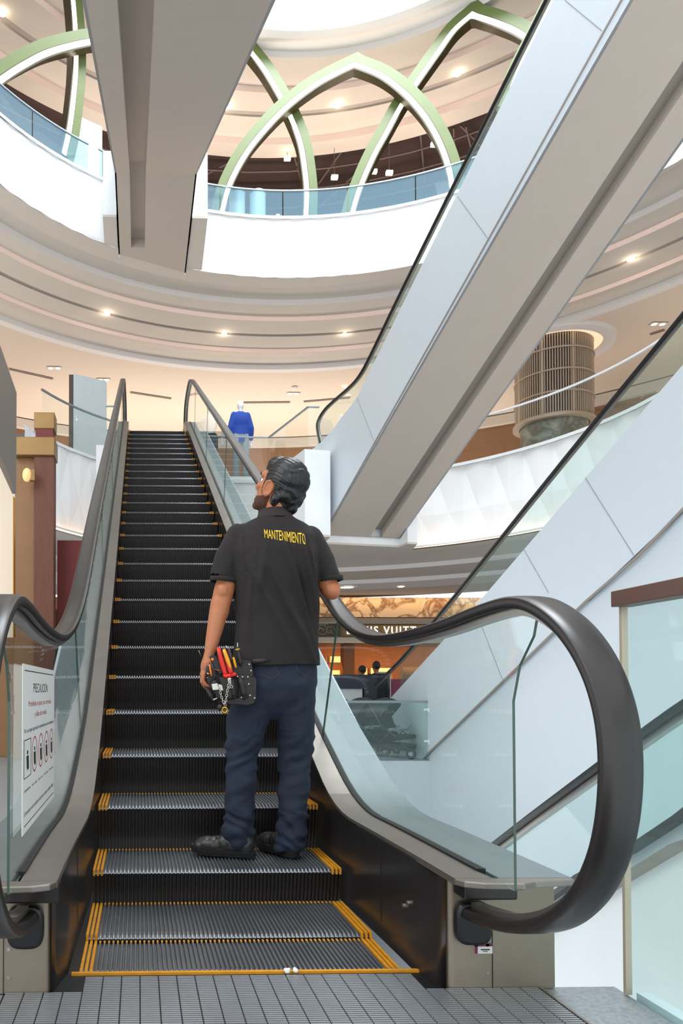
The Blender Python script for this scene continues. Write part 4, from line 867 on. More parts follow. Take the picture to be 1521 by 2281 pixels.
MB().box((kx(30, 1015).x+1.6, .12, 0), (kx(75, 1015).x+1.6, .3, kx(75, 1014).z)).build('side_panel', M['wood2'], t)
MB().box((kx(75, 1015).x+1.6, .04, 0), (kx(119, 1015).x+1.6, .3, kx(119, 1014).z)).build('fabric_panel', M['brown'], t)
MB().box((kx(78, 973).x+1.6, .05, kx(78, 973).z), (kx(117, 973).x+1.6, .3, kx(78, 950).z)).build('red_block', M['red'], t)
MB().box((kx(78, 973).x+1.58, .04, kx(78, 952).z), (kx(117, 973).x+1.62, .3, kx(78, 915).z)).build('upper_bronze_block', M['bronze'], t, bevel=.01)
c = kx(60, 1058, 6.9); t = empty('wall_lamp', c, 'round glowing wall lamp on the brown shop pillar', 'lamp')
MB().ell((0, 0, 0), (.055, .045, .085)).build('lamp_glass', mat('wall_lamp_glow', 'F6C488', .3, emit=.35, ecol='FFC070'), t, smooth=True); MB().box((.03, -.01, -.07), (.10, .06, .07)).build('bracket', M['bronze'], t, bevel=.01)
a, b = AY(122, 1203, 7.4), AY(215, 1800, 7.4); tag(MB().box((a.x+.03, 7.42, 0), (a.x+.55, 7.5, a.z)).build('red_panel', M['red']), 'dark red panel left of the left handrail', 'panel')
a = AY(-40, 1285, 6.5); b = AY(130, 1900, 6.5); tag(MB().box((a.x, 7.55, 0), (-1.35, 7.6, 1.9)).build('wooden_wall_panel', M['wood2']), 'brown wooden wall panel seen through the left glass', 'panel')

# caution notice on the left glass
X1 = -.630
t = empty('caution_notice', AX(85, 1650, X1), 'white caution notice stuck to the left balustrade glass', 'notice'); b = t.location.copy()
TL, TR, BR, BL = AX(52, 1459, X1), AX(121, 1508, X1), AX(119, 1790, X1), AX(47, 1846, X1)
ya, yb = (TL.y+BL.y)/2, (TR.y+BR.y)/2; zt_, zb_ = (TL.z+TR.z)/2, (BL.z+BR.z)/2
MB().box((-.001, ya-b.y, zb_-b.z), (.001, yb-b.y, zt_-b.z)).build('paper', M['paper'], t)
HW, HH = (yb-ya), zt_-zb_
# local page coordinates: p in 0..1 left to right (increasing Y reads right, as seen from +X side), q 0 top to 1 bottom
def page(p, q): return Vector((.0013, ya-b.y+p*HW, zt_-b.z-q*HH))
def rect(p0, q0, p1, q1, m_, nm):
    a_, c_ = page(p0, q1), page(p1, q0); return MB().box((.0009, a_.y, a_.z), (.0013, c_.y, c_.z)).build(nm, m_, t)
rect(.04, .035, .96, .041, M['ink'], 'rule'); rect(.04, .955, .96, .961, M['ink'], 'rule')
def ptext(txt, p, q, h, wd, m_, nm='text_line'):
    me = textmesh(txt, 1, .0, 'CENTER'); xs = [v.co.x for v in me.vertices]; ys = [v.co.y for v in me.vertices]; W_ = max(xs)-min(xs); c = (max(xs)+min(xs))/2; o = page(p, q)
    k = h*HH/.72
    for v in me.vertices: v.co = Vector((o.x, o.y+(v.co.x-c)/W_*wd*HW, o.z+v.co.y*k))
    me.materials.append(m_); link(bpy.data.objects.new(nm, me), t)
ptext('PRECAUCIÓN', .5, .17, .062, .46, M['ink'], 'heading')
ptext('Prohibido el paso con carreolas', .5, .255, .036, .72, M['redink']); ptext('y sillas de ruedas.', .5, .325, .036, .40, M['redink'])
ptext('Por su propia seguridad le recomendamos usar los elevadores', .5, .41, .026, .92, M['ink'])
for i in range(5):
    p = .12+i*.19
    if i == 0:
        for (a_, b_, c_, d_) in ((.03, .45, .21, .455), (.03, .675, .21, .68), (.03, .45, .04, .68), (.2, .45, .21, .68)): rect(a_, b_, c_, d_, M['ink'], 'pictogram_frame')
    else:
        o = page(p, .565); m = MB(); n = 28; ro, ri = .075, .063
        vs = []
        for k in range(n): q = 2*PI*k/n; vs += [(o.x, o.y+math.cos(q)*ro*HW*1.05, o.z+math.sin(q)*.115*HH), (o.x, o.y+math.cos(q)*ri*HW*1.05, o.z+math.sin(q)*.105*HH)]
        m.add(vs, [(2*k, 2*k+1, (2*k+3) % (2*n), (2*k+2) % (2*n)) for k in range(n)]); m.build('pictogram_ring', M['redink'], t, fix=False)
    o = page(p, .53); m = MB(); m.add([(o.x, o.y+math.cos(2*PI*k/12)*.018*HW, o.z+math.sin(2*PI*k/12)*.014*HH) for k in range(12)], [tuple(range(12))])
    m.add([(o.x, o.y-.03*HW, o.z-.02*HH), (o.x, o.y+.03*HW, o.z-.02*HH), (o.x, o.y+.035*HW, o.z-.10*HH), (o.x, o.y+.0*HW, o.z-.11*HH), (o.x, o.y-.02*HW, o.z-.09*HH)], [(0, 1, 2, 3, 4)]); m.build('pictogram', M['ink'], t, fix=False)
    ptext(['Use elevadores', 'No carreolas', 'No correr', 'No cargar', 'No sillas'][i], p, .76, .018, .15, M['ink'] if i == 0 else M['redink'])
ptext('El transito en las escaleras electricas es bajo su propio riesgo', .5, .90, .028, .92, M['ink'])

# litter on comb
P = AZ(648, 2166, .005); m = MB()
for i in range(7):
    q = Vector((P.x+random.uniform(-.02, .02), P.y+random.uniform(-.008, .008), .008+random.random()*.006)); m.ell(q, (.008, .005, .006), Matrix.Rotation(random.random()*3, 3, 'Y'), 5, 7)
organic(m, 'crumpled_tissue', M['paper'], None, .002, 1); tag(bpy.data.objects['crumpled_tissue'], 'small scrap of white tissue on the yellow comb line', 'litter')

# ================================================================== THE MAN
man = empty('person', (.17, .98, .145), 'man in black polo shirt and dark jeans on the escalator, looking up to the left', 'person'); MO = man.location.copy()
mobj = []
def W(x, y, z): return Vector((x, y, z))-MO
# head frame
HC = W(.306, 1.02, 1.748); HR = Matrix.Rotation(math.radians(43), 3, 'Z') @ Matrix.Rotation(math.radians(26), 3, 'X'); HS = 1.07
def hd(x, y, z): return HC+HR @ (Vector((x, y, z))*HS)
def hr3_(r): return tuple(q*HS for q in r)
def inv(c): return (HR.transposed() @ (c-HC))/HS
m = MB()
m.ell(hd(0, -.012, .03), hr3_((.074, .094, .088)), HR); m.ell(hd(0, .035, -.02), hr3_((.060, .060, .080)), HR); m.ell(hd(0, .048, -.068), hr3_((.050, .046, .034)), HR)
m.ell(hd(0, .082, -.092), hr3_((.024, .020, .020)), HR); m.ell(hd(0, .075, .035), hr3_((.050, .022, .024)), HR)
m.caps([hd(0, .088, .02), hd(0, .112, -.022)], [.009, .016]); m.ell(hd(.011, .1, -.028), hr3_((.010, .012, .009)), HR); m.ell(hd(-.011, .1, -.028), hr3_((.010, .012, .009)), HR)
m.ell(hd(0, .090, -.056), hr3_((.026, .012, .008)), HR); m.ell(hd(0, .088, -.067), hr3_((.022, .012, .008)), HR)
for s in (-1, 1): m.ell(hd(s*.043, .066, -.012), hr3_((.02, .018, .018)), HR)
for s in (-1, 1):      # ears
    EC = hd(s*.080, -.004, -.008); ER = HR @ Matrix.Rotation(s*math.radians(-24), 3, 'Z')
    for k in range(16):
        a = 2*PI*k/16; p = Vector((0, math.cos(a)*.018, math.sin(a)*.031+(-.002 if math.sin(a) < 0 else 0)))*HS; p2 = Vector((0, math.cos(a+PI/8)*.018, math.sin(a+PI/8)*.031))*HS
        m.caps([EC+ER @ p, EC+ER @ p2], [.0052, .0052], n=8)
    m.ell(EC+ER @ Vector((-s*.004, 0, 0)), (.005, .018, .030), ER); m.ell(EC+ER @ Vector((0, -.002, -.028)), (.006, .008, .010), ER)
# neck and upper body
m.caps([hd(0, -.03, -.03), W(.285, 1.01, 1.60), W(.275, 1.00, 1.52)], [.058, .060, .075])
m.ell(W(.27, 1.0, 1.40), (.15, .09, .18)); m.ell(W(.275, 1.0, 1.15), (.14, .09, .2)); m.ell(W(.28, 1.0, .98), (.145, .1, .12))
# arms
LA = [W(.108, .995, 1.46), W(.056, .985, 1.30), W(.030, .975, 1.20), W(-.010, .94, 1.035)]
m.caps(LA, [.038, .0455, .0425, .0265]); m.ell(W(.045, .96, 1.285), (.030, .03, .04)); m.ell(W(.035, .975, 1.22), (.043, .042, .07))
RA = [W(.452, 1.01, 1.46), W(.520, .985, 1.30), W(.565, 1.20, 1.37), W(.595, 1.36, 1.405)]
m.caps(RA, [.038, .044, .036, .026]); m.ell(W(.524, .975, 1.29), (.038, .036, .038))
# left hand, relaxed, closing over the tool pouch
m.caps([W(-.010, .94, 1.035), W(-.024, .935, .985)], [.026, .028], .8, (1, 0, 0)); m.ell(W(-.033, .93, .955), (.021, .037, .043)); m.ell(W(-.040, .93, .925), (.017, .038, .022))
for i, (y, l) in enumerate(((.962, .92), (.941, 1.0), (.919, 1.0), (.899, .85))):
    m.caps([W(-.042, y, .925), W(-.046, y-.002, .925-.033*l), W(-.033, y-.004, .925-.055*l), W(-.012, y-.004, .925-.062*l)], [.0098, .0092, .0085, .0074], n=10)
m.caps([W(-.020, .900, .975), W(-.004, .888, .945), W(.004, .892, .915)], [.014, .0105, .0085], n=10)
# right hand over the handrail
m.ell(W(.603, 1.405, 1.425), (.036, .045, .018)); m.ell(W(.603, 1.44, 1.445), (.036, .030, .016))
for i, x in enumerate((.572, .592, .612, .630)):
    m.caps([W(x, 1.45, 1.452), W(x+.004, 1.485, 1.475), W(x+.007, 1.507, 1.482)], [.0098, .009, .0078], n=10)
m.caps([W(.568, 1.40, 1.418), W(.556, 1.435, 1.418), W(.556, 1.46, 1.415)], [.013, .0105, .009], n=10)
# legs inside the trousers
for xh, xk, xa, ya in ((.20, .137, .118, .95), (.36, .358, .333, .94)):
    m.caps([W(xh, 1.0, .93), W(xk, .99, .58), W(xa, ya, .22)], [.075, .05, .035])
def skin_noise(c, n): return (noise.noise(c*40)*.0006)
body = organic(m, 'body', [M['skin']], man, .0042, 4, skin_noise)
# eyes
for s in (-1, 1):
    e_ = MB().ell(hd(s*.030, .076, .012), (.010, .010, .010)).build('eye', M['mannequin'], man, smooth=True); MB().ell(hd(s*.030, .086, .013), (.0055, .005, .005)).build('pupil', M['dark'], e_, smooth=True)
    MB().caps([hd(s*.014, .100, .034), hd(s*.032, .097, .039), hd(s*.050, .082, .034)], [.004, .005, .003], n=8).build('eyebrow', M['beard'], man, smooth=True)
# beard shell
m = MB(); m.ell(hd(0, .036, -.040), hr3_((.0615, .061, .066)), HR); m.ell(hd(0, .048, -.070), hr3_((.0525, .0485, .036)), HR); m.ell(hd(0, .082, -.094), hr3_((.026, .022, .021)), HR)
organic(m, 'beard', [M['beard']], man, .004, 2, None, cut=lambda c: (lambda q: q.z > -.030-.4*max(0, q.y-.0) or q.y < -.012 or (abs(q.x) < .02 and q.z > -.075 and q.y > .09) or q.z < -.112)(inv(c)))
# hair
m = MB(); m.ell(hd(0, -.018, .040), hr3_((.084, .102, .094)), HR); m.ell(hd(0, -.062, -.005), hr3_((.070, .056, .066)), HR); m.ell(hd(0, .035, .078), hr3_((.062, .055, .050)), HR); m.ell(hd(0, -.072, -.045), hr3_((.052, .036, .042)), HR)
for s in (-1, 1): m.ell(hd(s*.070, .018, -.004), hr3_((.012, .014, .036)), HR); m.ell(hd(s*.060, -.045, -.04), hr3_((.022, .022, .03)), HR)
def hairdisp(c, n):
    q = inv(c); t = math.atan2(q.x, q.z+.02)
    d = .0011*math.sin(t*58+noise.noise(q*12)*1.6+q.y*10)+noise.noise(q*16)*.0025
    if q.y < -.05: d += .0022*math.sin(q.z*150+noise.noise(q*22)*5)
    return d
def haircut(c):
    q = inv(c)
    if q.y > .066 and q.z < .088: return True
    if q.y > .034 and q.z < .055-.0*abs(q.x): return True
    if abs(q.x) > .052 and -.028 < q.y < .022 and q.z < .018 and not (q.y > .012 and q.z > -.02): return True
    return q.z < -.088
hm = mat('hair_black', '0A0808', .38, bump=.18, scale=260, spec=.5, stretch=(1, .3, 1)); organic(m, 'hair', [hm], man, .0038, 2, hairdisp, haircut)
# ---- polo shirt: lofted torso and sleeves, fused
def loft(m, secs, n=40):
    vs = []; fs = []
    for (x, y, z, rx_, ry_, tx, tz) in secs:
        for k in range(n):
            a = 2*PI*k/n; ca, sa = math.cos(a), math.sin(a); e = .80
            px = math.copysign(abs(ca)**e, ca)*rx_; py = math.copysign(abs(sa)**e, sa)*ry_
            vs.append(W(x+px, y+py, z+px*tx+py*tz))
    N = len(secs)
    for i in range(N-1):
        for k in range(n): fs.append((i*n+k, i*n+(k+1) % n, (i+1)*n+(k+1) % n, (i+1)*n+k))
    fs += [tuple(range(n))[::-1], tuple(range((N-1)*n, N*n))]
    return m.add(vs, fs)
m = MB()
loft(m, [(.281, .985, .955, .183, .120, -.02, 0), (.281, .985, .99, .184, .124, -.02, 0), (.282, .99, 1.06, .180, .122, -.02, 0), (.283, .995, 1.16, .176, .118, -.02, 0), (.281, 1.0, 1.28, .184, .120, 0, 0), (.276, 1.0, 1.38, .192, .124, 0, 0), (.273, 1.005, 1.47, .196, .120, 0, 0),
         (.273, 1.01, 1.53, .188, .108, 0, 0), (.274, 1.01, 1.575, .150, .088, 0, 0), (.278, 1.01, 1.605, .100, .070, 0, 0), (.281, 1.01, 1.622, .066, .060, 0, 0)])
m.caps([W(.125, 1.0, 1.525), W(.075, .992, 1.44), W(.050, .985, 1.345)], [.066, .062, .058], .9, (0, 1, 0)); m.caps([W(.435, 1.01, 1.515), W(.490, 1.0, 1.42), W(.523, .985, 1.335)], [.064, .058, .052], .95, (0, 1, 0))
def g(v, c, s_): return math.exp(-((v-c)/s_)**2)
def fold(c, px, pz, ang, wd, ln, amp):    # a soft ridge through (px,pz) at ang from vertical
    x, z = c.x+MO.x-px, c.z+MO.z-pz; a = math.radians(ang); u_ = x*math.cos(a)-z*math.sin(a); v_ = x*math.sin(a)+z*math.cos(a)
    return 2.6*amp*math.exp(-(u_/wd)**2-(v_/ln)**2)
def shirtdisp(c, n):
    d = noise.noise(Vector((c.x*6, c.y*6, c.z*3)))*.010+noise.noise(c*18)*.003
    if c.y+MO.y < 1.0:
        for f in ((.36, 1.30, -18, .011, .22, .010), (.40, 1.38, -12, .009, .16, .009), (.33, 1.18, -24, .012, .22, .008), (.25, 1.22, -30, .014, .2, .005), (.435, 1.30, -8, .010, .16, .008), (.30, 1.10, -28, .016, .16, .006), (.20, 1.34, 10, .018, .14, .005), (.15, 1.20, 6, .014, .2, .005), (.38, 1.10, -20, .012, .16, .007), (.345, 1.42, -10, .010, .09, .005)): d += fold(c, *f)
        d -= fold(c, .385, 1.27, -15, .012, .2, .007)
    z = c.z+MO.z; x = c.x+MO.x
    if z < .995 and .09 < x < .48: d += .003*g(z, .968, .008)
    if abs(x-.135) < .02 and z > 1.36: d -= .004*g(x, .128+(1.55-z)*.06, .006)
    return d
def shirtcut(c):
    z = c.z+MO.z; x = c.x+MO.x; y = c.y+MO.y
    if z < .962+(.0): return True
    if x < .098 and z < 1.345-(x-.05)*.30: return True
    if x > .472 and z < 1.335 and z > 1.2: return True
    return False
shirt = organic(m, 'polo_shirt', [M['shirt']], man, .0055, 4, shirtdisp, shirtcut)
sd_ = shirt.modifiers.new('s', 'SOLIDIFY'); sd_.thickness = .003; sd_.offset = -1
# collar and hem bands
m = MB(); vs = []; n = 40
for k in range(n+1):
    a = 2*PI*k/n; r1, r2 = .072, .064
    vs += [W(.281+math.cos(a)*.084, 1.01+math.sin(a)*.075, 1.600-.012*math.sin(a)), W(.283+math.cos(a)*.071, 1.012+math.sin(a)*.064, 1.648-.006*math.sin(a)), W(.283+math.cos(a)*.068, 1.012+math.sin(a)*.061, 1.646-.006*math.sin(a))]
m.add(vs, [q for k in range(n) for q in ((3*k, 3*k+1, 3*k+4, 3*k+3), (3*k+1, 3*k+2, 3*k+5, 3*k+4))]); co = m.build('collar', mat('collar_rib', '2E2522', .95, bump=.6, scale=500, stretch=(1, 1, .1)), shirt, smooth=True, fix=False)
def band(c0, nrm, rx_, ry_, nm, w_=.010):
    nrm = Vector(nrm).normalized(); u_ = nrm.cross(Vector((0, 1, 0))).normalized(); v_ = nrm.cross(u_); pts = [Vector(c0)+u_*math.cos(2*PI*k/32)*rx_+v_*math.sin(2*PI*k/32)*ry_ for k in range(32)]
    MB().sweep(pts, nrm, [(-w_, -.002), (-w_, .0018), (w_, .0018), (w_, -.002)], closed=True).build(nm, M['shirt'], shirt, smooth=True)
band(W(.052, .985, 1.338), (.12, 0, 1), .0585, .054, 'sleeve_cuff'); band(W(.521, .987, 1.345), (-.1, 0, 1), .054, .051, 'sleeve_cuff')
# printed word, laid on the cloth
dg = bpy.context.evaluated_depsgraph_get(); bm = bmesh.new(); bm.from_mesh(shirt.data); tree = BVHTree.FromBMesh(bm); bm.free()
def lay(me, fx):
    bm = bmesh.new(); bm.from_mesh(me); bmesh.ops.subdivide_edges(bm, edges=[e for e in bm.edges if e.calc_length() > .15], cuts=3); bmesh.ops.triangulate(bm, faces=bm.faces)
    for v in bm.verts:
        x, z = fx(v.co.x, v.co.y); o = W(x, .5, z); h = tree.ray_cast(o, Vector((0, 1, 0)))
        v.co = (h[0] if h[0] else W(x, .88, z))-Vector((0, .0018, 0))
    bm.to_mesh(me); bm.free(); return me
me = textmesh('MANTENIMIENTO', 1, 0, 'LEFT', 1, 1.0); xs = [v.co.x for v in me.vertices]; x0, x1 = min(xs), max(xs)
PA, PB, PC = AY(590, 1197, .89), AY(681, 1214, .89), AY(590, 1175, .89)
HT = PC.z-PA.z
def fx(x, y): t = (x-x0)/(x1-x0); return PA.x+(PB.x-PA.x)*t, PA.z+(PB.z-PA.z)*t+y/.72*HT*lerp(1.0, 1.25, t)
me = lay(me, fx); me.materials.append(M['print']); link(bpy.data.objects.new('printed_word', me), shirt)
# ---- jeans
m = MB()
loft(m, [(.262, 1.0, .73, .11, .05, 0, 0), (.266, 1.0, .76, .150, .085, 0, 0), (.278, .99, .82, .165, .110, 0, 0), (.286, .99, .88, .172, .125, 0, 0), (.286, .99, .96, .168, .120, 0, 0), (.286, .99, 1.02, .162, .112, 0, 0)])
m.caps([W(.205, .99, .86), W(.152, .99, .72), W(.130, .985, .585), W(.120, .965, .40), W(.112, .955, .25)], [.104, .088, .071, .066, .068]); m.caps([W(.355, .99, .86), W(.366, .99, .72), W(.364, .985, .565), W(.350, .96, .38), W(.328, .945, .235)], [.104, .086, .073, .066, .066])
m.ell(W(.112, .955, .215), (.068, .066, .05)); m.ell(W(.327, .945, .20), (.067, .066, .05))
def jdisp(c, n):
    z = c.z+MO.z; x = c.x+MO.x
    k = 1 if z < .42 else (.7 if z < .68 else .35)
    d = noise.noise(Vector((c.x*10+c.z*4, c.y*8, c.z*14-c.x*9)))*.015*k+noise.noise(Vector((c.x*20+3-c.z*9, c.y*14, c.z*26)))*.007*k+noise.noise(c*5)*.004
    if z < .34: d += .005*math.sin(z*95+x*52+noise.noise(c*13)*5)
    if .50 < z < .66: d += .003*math.sin(z*100-x*70+noise.noise(c*12)*5)
    return d
jeans = organic(m, 'jeans', [M['jeans']], man, .006, 4, jdisp, lambda c: c.z+MO.z < (.190 if c.x+MO.x < .24 else .168))
sd_ = jeans.modifiers.new('s', 'SOLIDIFY'); sd_.thickness = .003; sd_.offset = -1
# back pocket stitching
bm = bmesh.new(); bm.from_mesh(jeans.data); tree = BVHTree.FromBMesh(bm); bm.free()
for poly in ([(610, 1478), (622, 1502), (606, 1512), (570, 1498)], [(661, 1482), (660, 1490), (680, 1508), (700, 1492)]):
    pts = []
    for (a, b) in zip(poly, poly[1:]):
        for k in range(6):
            u, v = lerp(a[0], b[0], k/6), lerp(a[1], b[1], k/6); q = AY(u, v, .87); h = tree.ray_cast(W(q.x, .5, q.z), Vector((0, 1, 0)))
            if h[0]: pts.append(h[0]-Vector((0, .0005, 0)))
    if len(pts) > 3: MB().tube(pts, .0012, 6).build('pocket_stitching', mat('stitch', '4C4238', .8), jeans)
# ---- shoes
def shoe(px, py, ang, L_, nm='shoe'):
    R_ = Matrix.Rotation(math.radians(ang), 3, 'Z'); o = W(px, py, .1475)
    T = lambda x, y, z: o+R_ @ Vector((x, y, z))      # +y towards the toe, heel at y=0
    m = MB(); k = L_/.29
    m.ell(T(0, .20*k, .042), (.048, .078*k, .036), R_); m.ell(T(0, .10*k, .050), (.040, .10*k, .042), R_); m.ell(T(0, .035*k, .05), (.040, .046*k, .046), R_); m.caps([T(0, .05*k, .06), T(0, .055*k, .095)], [.040, .036]); m.ell(T(-.004, .24*k, .036), (.042, .040*k, .028), R_)
    sh = organic(m, nm, [M['shoe']], man, .004, 3, lambda c, n: noise.noise(c*50)*.0012+.0012*math.sin((R_.transposed() @ (c-o)).y*160)*(1 if .1 < (R_.transposed() @ (c-o)).y < .2 else 0))
    m = MB(); vs = []; n = 40; rows = [0, .006, .007, .013, .014, .022, .024, .030]
    for j, z in enumerate(rows):
        ex = .003 if j % 2 else -.0005
        for q in range(n):
            a = 2*PI*q/n; y = .137*k+math.cos(a)*(.152*k+ex); wv = .040+.012*sstep(.1, .2, y)-.006*g(y, .10*k, .04); x = math.copysign(abs(math.sin(a))**.7, math.sin(a))*(wv+ex); vs.append(T(x, y, z+(.010*sstep(.2*k, .29*k, y))))
    for j in range(len(rows)-1):
        for q in range(n): m.add([], []) ; 
    m.add(vs, [(j*n+q, j*n+(q+1) % n, (j+1)*n+(q+1) % n, (j+1)*n+q) for j in range(len(rows)-1) for q in range(n)]+[tuple(range(n))[::-1], tuple(range((len(rows)-1)*n, len(rows)*n))])
    m.build('sole', M['sole'], sh, smooth=False)
    m = MB()
    for i in range(4): y = (.12+i*.022)*k; m.caps([T(-.022, y, .086-i*.006), T(.022, y+.004, .086-i*.006)], [.003, .003], n=6)
    m.build('laces', M['dark'], sh, smooth=True)
    return sh
shoe(.165, .918, 68, .27); shoe(.343, .905, 24, .27)

# ================================================================== TOOL POUCH AND TOOLS (hang at his left hip)
PY_ = .862
def tp(u, v, Y=PY_): return AY(u, v, Y)
pch = empty('tool_pouch', tp(525, 1510), 'worn black leather tool pouch with brass rivets on his left hip', 'tool pouch'); PO = pch.location.copy()
def slab(pts, Y, th, name, m_, parent=None, bv=.004):
    par = pch if parent is None else parent
    q = [AY(u, v, Y)-PO for u, v in pts]; return MB().prism(q, (0, th, 0)).build(name, m_, par, bevel=bv)
slab([(468, 1462), (560, 1472), (566, 1506), (572, 1514), (571, 1560), (560, 1571), (500, 1568), (478, 1545), (462, 1520)], .872, .012, 'back_panel', M['leather'])
slab([(517, 1486), (561, 1473), (565, 1508), (540, 1512), (520, 1508)], .860, .010, 'upper_flap', M['leather'])
slab([(486, 1508), (512, 1506), (520, 1558), (498, 1560)], .836, .034, 'tool_pocket', M['leather'], None, .010)
def pocket(u0, v0, u1, v1, w0, w1, Y=.842, r=.018):
    a = AY(u0, v0, Y)-PO; b = AY(u1, v1, Y)-PO; MB().caps([a, b], [w0, w1], .75, (0, 1, 0)).build('tool_loop', M['leather'], pch, smooth=True)
pocket(535, 1512, 545, 1552, .011, .012); pocket(517, 1518, 521, 1552, .010, .011); pocket(478, 1522, 492, 1560, .013, .012)
slab([(532, 1500), (572, 1512), (571, 1560), (556, 1570), (530, 1560)], .856, .012, 'right_pocket', M['leather'])
slab([(500, 1558), (570, 1552), (566, 1568), (552, 1572), (500, 1568)], .848, .012, 'bottom_band', M['leather'])
for u, v in ((555, 1480), (559, 1494), (529, 1507), (540, 1508), (552, 1508), (554, 1524), (517, 1554), (538, 1554), (557, 1549), (567, 1555)):
    MB().ell(AY(u, v, .843)-PO, (.0037, .002, .0037), None, 6, 10).build('rivet', M['rivet'], pch, smooth=True)
slab([(471, 1524), (484, 1522), (488, 1536), (474, 1537)], .832, .003, 'white_tape', M['tape'], None, .0005)
slab([(486, 1524), (494, 1526), (497, 1538), (490, 1538)], .833, .003, 'white_tape', M['tape'], None, .0005)
# belt
MB().tube([AY(562, 1474, .866)-PO, AY(600, 1470, .872)-PO], .012, 8).build('belt_strap', M['leather'], pch, smooth=True)
# chain and ring
def chain(pts, par):
    P_ = [Vector(p) for p in pts]; L_ = sum((b-a).length for a, b in zip(P_, P_[1:])); n = int(L_/.0098)
    for i in range(n):
        d = (i+.5)/n*L_; 
        for a, b in zip(P_, P_[1:]):
            l = (b-a).length
            if d <= l: break
            d -= l
        c = a.lerp(b, d/l); t = (b-a).normalized(); s_ = Vector((0, 1, 0)) if i % 2 else t.cross(Vector((0, 1, 0))).normalized(); s_ = (s_+Vector((.4, .3, 0))*(1 if i % 2 else .2)).normalized(); s_ = (s_-t*s_.dot(t)).normalized()
        MB().tube([c+t*math.cos(q)*.0072+s_*math.sin(q)*.0042 for q in [2*PI*j/12 for j in range(13)]], .0014, 6).build('chain_link', M['chrome'], par, smooth=True)
ch = empty('key_chain', AY(510, 1514, .828), 'steel chain with a brass ring hanging in front of the tool pouch', 'chain'); CO = ch.location.copy()
cp = lambda u, v, Y=.826: AY(u, v, Y)-CO
chain([cp(489, 1530), cp(492, 1548), cp(500, 1572)], ch); chain([cp(511, 1514), cp(506, 1540), cp(501, 1574)], ch); chain([cp(511, 1516), cp(516, 1530), cp(509, 1534)], ch)
MB().tube([cp(500, 1582)+Vector((math.cos(q)*.011, -.003, math.sin(q)*.011)) for q in [2*PI*j/20 for j in range(21)]], .0042, 8).build('brass_ring', M['brass'], ch, smooth=True)
MB().ell(cp(490, 1576), (.011, .012, .014)).build('leather_tab', M['leather'], ch, smooth=True)
# pliers
pls = empty('pliers', AY(500, 1480, .838), 'combination pliers with red and yellow handles standing in the pouch', 'pliers'); QO = pls.location.copy()
q_ = lambda u, v, Y=.836: AY(u, v, Y)-QO
MB().caps([q_(487, 1446), q_(494, 1475), q_(503, 1505)], [.0085, .0105, .0095], .8, (0, 1, 0)).build('handle', M['redp'], pls, smooth=True)
MB().caps([q_(500, 1450, .830), q_(508, 1475, .830), q_(515, 1502, .830)], [.0085, .0105, .0095], .8, (0, 1, 0)).build('handle', M['redp'], pls, smooth=True)
MB().caps([q_(499, 1449, .827), q_(507, 1470, .826), q_(513, 1490, .827)], [.007, .0082, .006], .8, (0, 1, 0)).build('yellow_grip', M['yel'], pls, smooth=True)
MB().caps([q_(506, 1506, .832), q_(522, 1502, .832)], [.0085, .0085]).build('guard', M['redp'], pls, smooth=True); MB().caps([q_(500, 1505, .834), q_(504, 1508, .834)], [.007, .007]).build('guard', M['redp'], pls, smooth=True)
MB().caps([q_(510, 1508, .84), q_(512, 1530, .845)], [.011, .008]).build('jaws', M['chrome'], pls, smooth=True)
def driver(lb, a, b, r, m_, tip=None, Y=.845, ring=None):
    t = empty('screwdriver', AY(*a, Y), lb, 'screwdriver'); o = t.location.copy(); A_, B_ = AY(*a, Y)-o, AY(*b, Y)-o; MB().caps([A_, A_.lerp(B_, .5), B_], [r*.85, r, r*.8]).build('handle', m_, t, smooth=True)
    if tip: MB().tube([A_, AY(*tip, Y)-o], [r*.35, .0015], 8).build('tip', M['chrome'], t, smooth=True)
    if ring: MB().tube([A_.lerp(B_, -.02), A_.lerp(B_, .06)], r*.95, 12).build('ring', ring, t, smooth=True)
    return t
driver('black screwdriver handle with a pointed tip, standing at the right in the pouch', (529, 1446), (536, 1480), .0100, M['blackp'], (529, 1431), .850, M['yel'])
driver('thin screwdriver with a black and yellow handle between the pliers and the black one', (520, 1466), (525, 1486), .0055, M['yel'], None, .846)
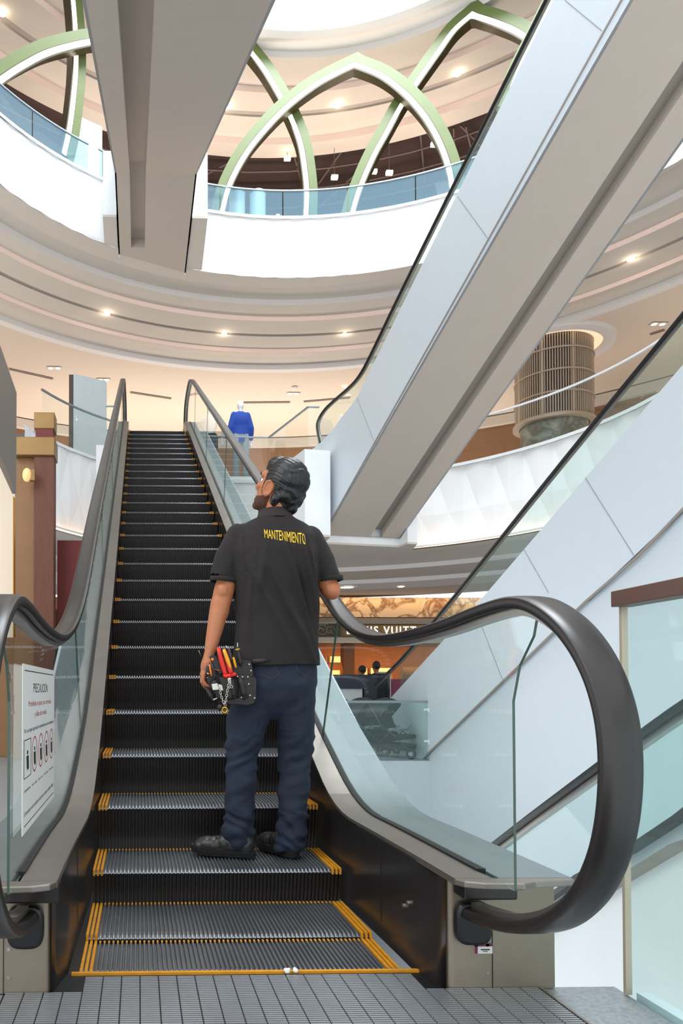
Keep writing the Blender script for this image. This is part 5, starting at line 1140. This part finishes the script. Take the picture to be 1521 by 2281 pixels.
driver('dark purple screwdriver behind the pliers', (510, 1447), (516, 1472), .0065, mat('purple_plastic', '4A3040', .4), (503, 1438), .856)
sn = empty('cutter', AY(478, 1480, .85), 'black tool with an orange pivot and orange line beside his hand', 'hand tool'); SO_ = sn.location.copy()
q_ = lambda u, v, Y=.85: AY(u, v, Y)-SO_
m = MB(); m.prism([q_(466, 1464), (q_(472, 1458)), q_(482, 1462), q_(494, 1478), (q_(500, 1496)), q_(490, 1504), (q_(476, 1486))], (0, .014, 0)); m.build('body', M['blackp'], sn, bevel=.003)
MB().ell(q_(473, 1469, .848), (.0065, .003, .0065)).build('pivot', M['orange'], sn, smooth=True)
MB().tube([q_(466, 1466, .846), q_(470, 1480, .846), q_(480, 1492, .846), q_(492, 1494, .846)], .0014, 6).build('orange_line', M['orange'], sn, smooth=True)
MB().caps([q_(467, 1482, .845), q_(471, 1504, .845)], [.0042, .0042]).build('orange_handle', M['orange'], sn, smooth=True); MB().caps([q_(473, 1482, .84), q_(480, 1512, .84)], [.006, .005]).build('black_handle', M['blackp'], sn, smooth=True)
kn = empty('measuring_tool', AY(462, 1495, .89), 'small black steel tool inside his left hand', 'hand tool'); KO = kn.location.copy()
MB().caps([AY(463, 1488, .885)-KO, AY(466, 1505, .885)-KO], [.009, .010]).build('body', M['blackp'], kn, smooth=True); MB().tube([AY(461, 1500, .872)-KO, AY(468, 1502, .872)-KO], .003, 8).build('clip', M['chrome'], kn, smooth=True)
MB().tube([AY(441, 1450, .93)-KO, AY(443, 1449, .93)-KO, AY(447, 1462, .93)-KO], .0012, 6).build('wire_hook', M['chrome'], kn, smooth=True)
bt_ = empty('tool_holster', AY(462, 1530, .89), 'narrow black leather holster hanging below his left hand', 'holster'); BO = bt_.location.copy()
MB().caps([AY(458, 1528, .905)-BO, AY(474, 1556, .88)-BO], [.009, .010], .8, (0, 1, 0)).build('body', M['leather'], bt_, smooth=True); MB().tube([AY(475, 1559, .86)-BO, AY(484, 1555, .86)-BO], .0028, 8).build('clip', M['tape'], bt_)
